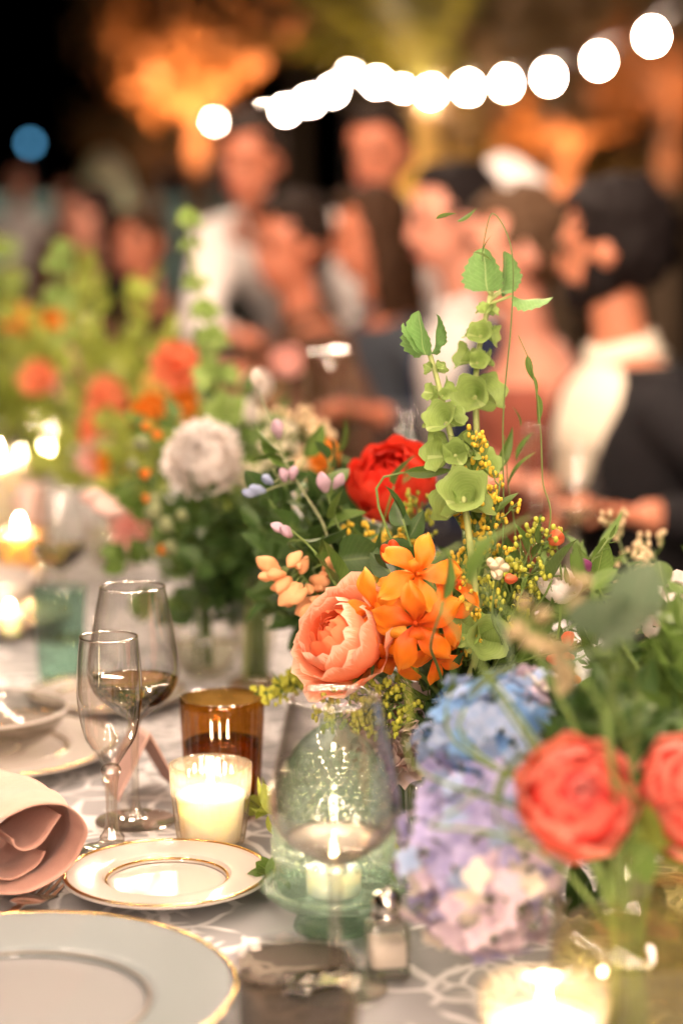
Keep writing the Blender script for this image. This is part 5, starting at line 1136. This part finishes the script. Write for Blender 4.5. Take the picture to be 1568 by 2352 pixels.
def person(label, head, face, hands, sit=True, lean=0.0, skin=None, hair=None, top=None, style='shirt', legs=None, sc=1.0, hyaw=0, hpitch=0, htilt=0, hairstyle='short', beard=None, vox=.010, sleeve=1.0, group=None, collar=None, raised=False):
    """face: world heading (rad) the body faces; head: world position of the head's centre; hands: two world points (left, right) or None"""
    head = Vector(head); hl = Vector((.74 * sc * math.sin(lean) , 0, .74 * sc * math.cos(lean)))
    Rz = Matrix.Rotation(face, 3, 'Z'); hip = head - Rz @ hl
    e = empty('person', (hip.x, hip.y, 0), label, 'person', group, face); hz_ = hip.z; top = top or C_white
    def W(p): return Rz.inverted() @ (Vector(p) - Vector((hip.x, hip.y, hz_)))       # world to body space (origin at the hips)
    def up(p): x, y, z = p; return Vector((x * math.cos(lean) + z * math.sin(lean), y, z * math.cos(lean) - x * math.sin(lean))) * sc
    Bm = Matrix.Translation((0, 0, hz_))
    g = G(); loft(g, dense(TORSO), 20, 0, None, True, sc, lean) if sc == 1 else loft(g, [(h * sc, a * sc, b * sc) for h, a, b in dense(TORSO)], 20, 0, None, True, 1, lean)
    g.tube([up((0, 0, .50)), up((.008, 0, .56)), up((.02, 0, .66))], [.062 * sc, .050 * sc, .047 * sc], 14)
    HM = Matrix.Translation(up((.012, 0, .64))) @ Matrix.Rotation(hyaw, 4, 'Z') @ Matrix.Rotation(hpitch, 4, 'Y') @ Matrix.Rotation(htilt, 4, 'X') @ Matrix.Diagonal((sc, sc, sc, 1))
    h3 = HM.to_3x3()
    def he(c, r): g.ell(HM @ Vector(c), r, 14, 10, h3)
    he((.000, 0, .125), (.097, .076, .098)); he((.036, 0, .060), (.062, .056, .066)); he((.062, 0, .018), (.030, .032, .020)); he((.098, 0, .088), (.018, .013, .026)); he((.108, 0, .072), (.014, .015, .010))
    he((-.008, .076, .088), (.014, .010, .024)); he((-.008, -.076, .088), (.014, .010, .024)); he((.080, 0, .125), (.022, .055, .012))
    slv = G(); shoulders = []
    for k, s in enumerate((1, -1)):
        S_ = up((0, s * .172, .465)); h = hands[k] if hands else None
        Hn = W(h) if h is not None else S_ + Vector((.05, s * .06, -.50)) * sc
        l1, l2 = .30 * sc, .27 * sc; dv = Hn - S_; D = dv.length
        if D > (l1 + l2) * .985: Hn = S_ + dv.normalized() * (l1 + l2) * .985; dv = Hn - S_; D = dv.length
        x = (l1 * l1 - l2 * l2 + D * D) / (2 * D); hgt = math.sqrt(max(l1 * l1 - x * x, 0)); u = dv.normalized()
        pole = Vector((-.35, s * .7, -.75)) if not (raised and k == 0) else Rz.inverted() @ Vector((.1, .1, 1)); pole = (pole - u * pole.dot(u)).normalized(); E = S_ + u * x + pole * hgt
        g.tube([S_ + Vector((0, -s * .04, 0)), S_, S_.lerp(E, .5), E, E.lerp(Hn, .35), Hn.lerp(E, .12), Hn], [.056 * sc, .056 * sc, .047 * sc, .039 * sc, .041 * sc, .029 * sc, .026 * sc], 12)
        fdv = (Hn - E).normalized(); sd = fdv.cross(Vector((0, 0, 1))); sd = sd.normalized() if sd.length > .1 else Vector((0, 1, 0)); nrm = sd.cross(fdv)
        pc_ = Hn + fdv * .045 * sc; PMx = Matrix((sd, fdv, nrm)).transposed()
        g.ell(pc_, (.042 * sc, .052 * sc, .017 * sc), 12, 8, PMx)
        for f_, (o, L) in enumerate(((-.030, .068), (-.010, .078), (.010, .074), (.029, .058))):
            b = pc_ + sd * o * sc + fdv * .038 * sc; g.tube([b, b + fdv * L * .5 * sc - nrm * .004, b + fdv * L * .8 * sc - nrm * .018, b + fdv * L * .95 * sc - nrm * .032], [.0095 * sc, .009 * sc, .0085 * sc, .0075 * sc], 8)
        b = pc_ - sd * s * -.034 * sc - fdv * .015 * sc; td = sd * s * .75 + fdv * .65; g.tube([b, b + td * .030 * sc, b + (td * .4 + fdv * .6) * .062 * sc], [.012 * sc, .0105 * sc, .009 * sc], 8)
        e_end = Hn.lerp(E, .10)
        if sleeve >= 1: slv.tube([S_ + Vector((0, -s * .05, .005)), S_, S_.lerp(E, .3), S_.lerp(E, .7), E, E.lerp(e_end, .4), e_end], [.072 * sc, .074 * sc, .066 * sc, .058 * sc, .055 * sc, .048 * sc, .038 * sc], 14)
        elif sleeve > 0: slv.tube([S_ + Vector((0, -s * .05, .005)), S_, S_.lerp(E, .3), S_.lerp(E, sleeve)], [.070 * sc, .072 * sc, .064 * sc, .060 * sc], 14)
    lg = G()
    if sit:
        for s in (1, -1):
            hp = Vector((0, s * .09, -.01)); kn = Vector((.42, s * .11, .01)) * sc; an = Vector((.38, s * .11, -hz_ + .09)); kn.z = min(kn.z, .02)
            g.tube([hp, kn * .5 + hp * .5, kn, kn.lerp(an, .35), an], [.075, .066, .05, .05, .035], 12); lg.tube([hp, kn * .5 + hp * .5, kn, kn.lerp(an, .35), an + Vector((0, 0, .04))], [.092, .082, .066, .062, .058], 14)
            g.ell(an + Vector((.06, 0, -.045)), (.125, .042, .042), 12, 8)
    else:
        for s in (1, -1):
            hp = Vector((0, s * .09, -.02)); kn = Vector((.02, s * .10, -hz_ * .52)); an = Vector((-.01, s * .10, -hz_ + .09))
            g.tube([hp, hp.lerp(kn, .5), kn, kn.lerp(an, .3), an], [.085, .072, .052, .054, .035], 12); lg.tube([hp, hp.lerp(kn, .5), kn, an + Vector((0, 0, .02))], [.105, .088, .070, .062], 14)
            g.ell(an + Vector((.06, 0, -.045)), (.125, .042, .042), 12, 8)
    lg.ell((0, 0, -.02), (.135 * sc, .175 * sc, .11), 16, 10)
    o = link('body', g.mesh('body', skin or SK1), e, Bm); remesh(o, vox, 4)
    o = link('trousers', lg.mesh('trousers', legs or C_black), e, Bm); remesh(o, .016, 6)
    rows = [(h * sc, a * sc, b * sc) for h, a, b in dense(TORSO) if h < .545]
    if style == 'jacket':
        sh = G(); loft(sh, rows, 24, .010, None, True, 1, lean); o = link('shirt', sh.mesh('shirt', collar or C_cream), e, Bm); remesh(o, .012, 4)
        cg = G().tube([up((.0, 0, .535)), up((.006, 0, .555)), up((.012, 0, .585))], [(.078 * sc), (.068 * sc), (.064 * sc)], 18, False); o = link('collar', cg.mesh('collar', collar or C_cream), e, Bm); o.modifiers.new('thick', 'SOLIDIFY').thickness = .006
        jk = G(); loft(jk, [(h, a + .004, b + .004) for h, a, b in rows if h < .53], 40, .022, lambda h: .16 + .85 * max(0, min(1, (h / sc - .12) / .40)) ** 1.3, False, 1, lean)
        o = link('jacket', jk.mesh('jacket', top), e, Bm); o.modifiers.new('thick', 'SOLIDIFY').thickness = .010
        o = link('sleeves', slv.mesh('sleeves', top), e, Bm); remesh(o, .012, 5)
    else:
        sh = G(); cut = .53 if style == 'shirt' else .495
        loft(sh, [r for r in rows if r[0] / sc < cut], 24, .014, None, True, 1, lean); sh.v += []; b = len(sh.v); sh.add(slv.v, slv.f)
        o = link('shirt' if style == 'shirt' else 'dress', sh.mesh('shirt', top), e, Bm); remesh(o, .012, 6)
        if style == 'shirt':
            cg = G().tube([up((.0, 0, .53)), up((.006, 0, .553)), up((.010, 0, .580))], [(.080 * sc), (.068 * sc), (.064 * sc)], 18, False); o = link('collar', cg.mesh('collar', top), e, Bm); o.modifiers.new('thick', 'SOLIDIFY').thickness = .006
    hg = G()
    def ha(c, r, m=None): hg.ell(HM @ Vector(c), r, 16, 12, h3)
    ha((-.014, 0, .138), (.096, .082, .096)); ha((-.034, 0, .105), (.074, .080, .080)); ha((.030, 0, .192), (.060, .058, .032))
    if hairstyle == 'long':
        for s in (1, -1): ha((-.015, s * .074, .06), (.045, .024, .10)); ha((-.010, s * .082, -.03), (.045, .028, .11))
        ha((-.070, 0, .0), (.04, .085, .15)); ha((-.075, 0, -.10), (.035, .09, .13))
    if hairstyle == 'bun': ha((-.13, 0, .12), (.045, .045, .045))
    o = link('hair', hg.mesh('hair', hair or H_dark), e, Bm); remesh(o, .008, 4); dm = o.modifiers.new('locks', 'DISPLACE'); dm.texture = HAIR_T; dm.strength = .030; dm.mid_level = .5; dm.texture_coords = 'LOCAL'
    if beard:
        bg_ = G()
        for c, r in (((.040, 0, .030), (.064, .060, .040)), ((.010, .056, .055), (.035, .020, .045)), ((.010, -.056, .055), (.035, .020, .045)), ((.066, 0, .012), (.036, .038, .026)), ((.098, 0, .052), (.014, .030, .007))): bg_.ell(HM @ Vector(c), r, 14, 10, h3)
        o = link('beard', bg_.mesh('beard', beard), e, Bm); remesh(o, .008, 3)
    for s in (1, -1):
        eg = G().ell(HM @ Vector((.086, s * .031, .108)), (.011, .014, .011), 10, 8, h3); link('eye', eg.mesh('eye', mat('eye', (.05, .03, .02), .2)), e, Bm)
        eb = G().ell(HM @ Vector((.096, s * .032, .132)), (.006, .020, .004), 8, 6, h3); link('eyebrow', eb.mesh('eyebrow', hair or H_dark), e, Bm)
    link('mouth', G().ell(HM @ Vector((.096, 0, .040)), (.008, .024, .007), 10, 6, h3).mesh('mouth', mat('lips', (.42, .10, .08), .45)), e, Bm)
    return e
FT = math.atan2(-AX_N.y, -AX_N.x)        # heading of guests on the far side: they face the table
person('seated guest with black hair and beard, black jacket over open cream shirt', P(1432, 572, 3.2), FT - .05, (P(1470, 1185, 2.95), P(1330, 1170, 2.95)), True, .05, SK1, H_black, C_black, 'jacket', None, .97, -.75, .05, .0, 'short', H_black, .008, collar=C_cream)
person('seated guest with ash hair and bare shoulders in a rose dress', P(1205, 580, 3.62), FT + .0, (P(1215, 1120, 3.3), P(1120, 1090, 3.35)), True, .12, SK3, H_ash, C_pink, 'dress', C_pink, .98, -.15, .1, 0, 'bun', sleeve=0)
person('seated guest with black hair in a pale shirt and dark jacket', P(1060, 505, 4.05), FT + .05, None, True, .12, SK3, H_black, C_navy, 'jacket', None, 1.0, -.05, .12, 0, 'short', collar=C_white)
person('seated guest with long brown hair in a slate top', P(868, 540, 4.45), FT + .05, (P(860, 950, 4.1), P(780, 940, 4.2)), True, .12, SK2, H_brown, mat('slate_top', (.05, .06, .075), .75, .2, 20, .2), 'shirt', C_blue, .93, -.1, .12, 0, 'long')
person('seated guest with short dark hair in a brown suit', P(682, 562, 4.6), FT + .15, (P(600, 900, 4.3), P(560, 900, 4.4)), True, .15, SK2, H_dark, C_brown, 'jacket', None, 1.02, .2, .12, 0, 'short', collar=C_brown)
person('guest in dark clothes seated beyond the brown suit', P(335, 560, 6.4), FT + .3, (P(330, 830, 6.1), P(280, 830, 6.1)), True, .08, SK2, H_brown, C_brown, 'shirt', None, 1.0, .2, .1, 0, 'short')
person('guest in a black dress seated at the far end', P(225, 500, 7.1), FT + .2, (P(230, 760, 6.8), P(170, 760, 6.8)), True, .05, SK3, H_black, C_black, 'shirt', None, 1.0, .1, .1, 0, 'long')
person('waiter in a white shirt bending over the guest in the brown suit', P(562, 395, 4.85), FT + .95, (P(705, 800, 4.7), P(535, 770, 4.8)), False, .92, SK2, H_dark, C_white, 'shirt', C_black, 1.0, -.2, .15, 0, 'short', group='waiters')
person('waiter in a white shirt reaching one arm over the guests', P(865, 358, 5.0), FT + .9, (P(1250, 450, 4.6), P(900, 700, 4.9)), False, .62, SK2, H_dark, C_white, 'shirt', C_black, 1.05, -.1, .15, 0, 'short', group='waiters', raised=True)
person('standing guest in a pale dress far behind the table', P(160, 455, 11.5), -2.0, None, False, 0, SK3, H_brown, C_pink, 'shirt', C_pink, .98, 0, 0, 0, 'long')
person('standing guest in a dark suit far behind the table', P(40, 420, 12.5), -1.2, None, False, 0, SK3, H_dark, C_white, 'jacket', C_black, 1.0, 0, 0, 0, 'short', collar=C_white)
# chairs under the seated guests
M_chair = mat('chair_wood', (.20, .10, .05), .45, .25, 10)
ch_parts = []
def chair(pos, rz, label, group='dining chairs along the far side'):
    e = empty('dining_chair', pos, label, 'chair', group, rz)
    if not ch_parts:
        ch_parts.append(('seat', G().box((0, 0, .43), (.42, .42, .035)).mesh('seat', M_chair, False)))
        for x in (-.18, .18):
            for y in (-.18, .18): ch_parts.append(('leg', G().tube([(x, y, 0), (x * .97, y * .97, .412)], [.014, .019], 8).mesh('leg', M_chair)))
        for y in (-.18, .18): ch_parts.append(('back_post', G().tube([(-.19, y, .448), (-.22, y, .66), (-.26, y, .86)], [.016, .015, .013], 8).mesh('back_post', M_chair)))
        ch_parts.append(('top_rail', G().box((-.262, 0, .875), (.022, .40, .05)).mesh('top_rail', M_chair, False)))
        for y in (-.09, 0, .09): ch_parts.append(('slat', G().tube([(-.195, y, .448), (-.225, y, .66), (-.258, y, .848)], .008, 6).mesh('slat', M_chair)))
    for n_, me in ch_parts: link(n_, me, e)
for p in list(bpy.data.objects):
    if p.name.split('.')[0] == 'person' and 'seated' in p['label']:
        chair((p.location.x, p.location.y, 0), p.rotation_euler.z, 'wooden dining chair under the ' + p['label'].replace('seated guest', 'guest').replace(' seated', '').split(' in ')[0].split(',')[0])
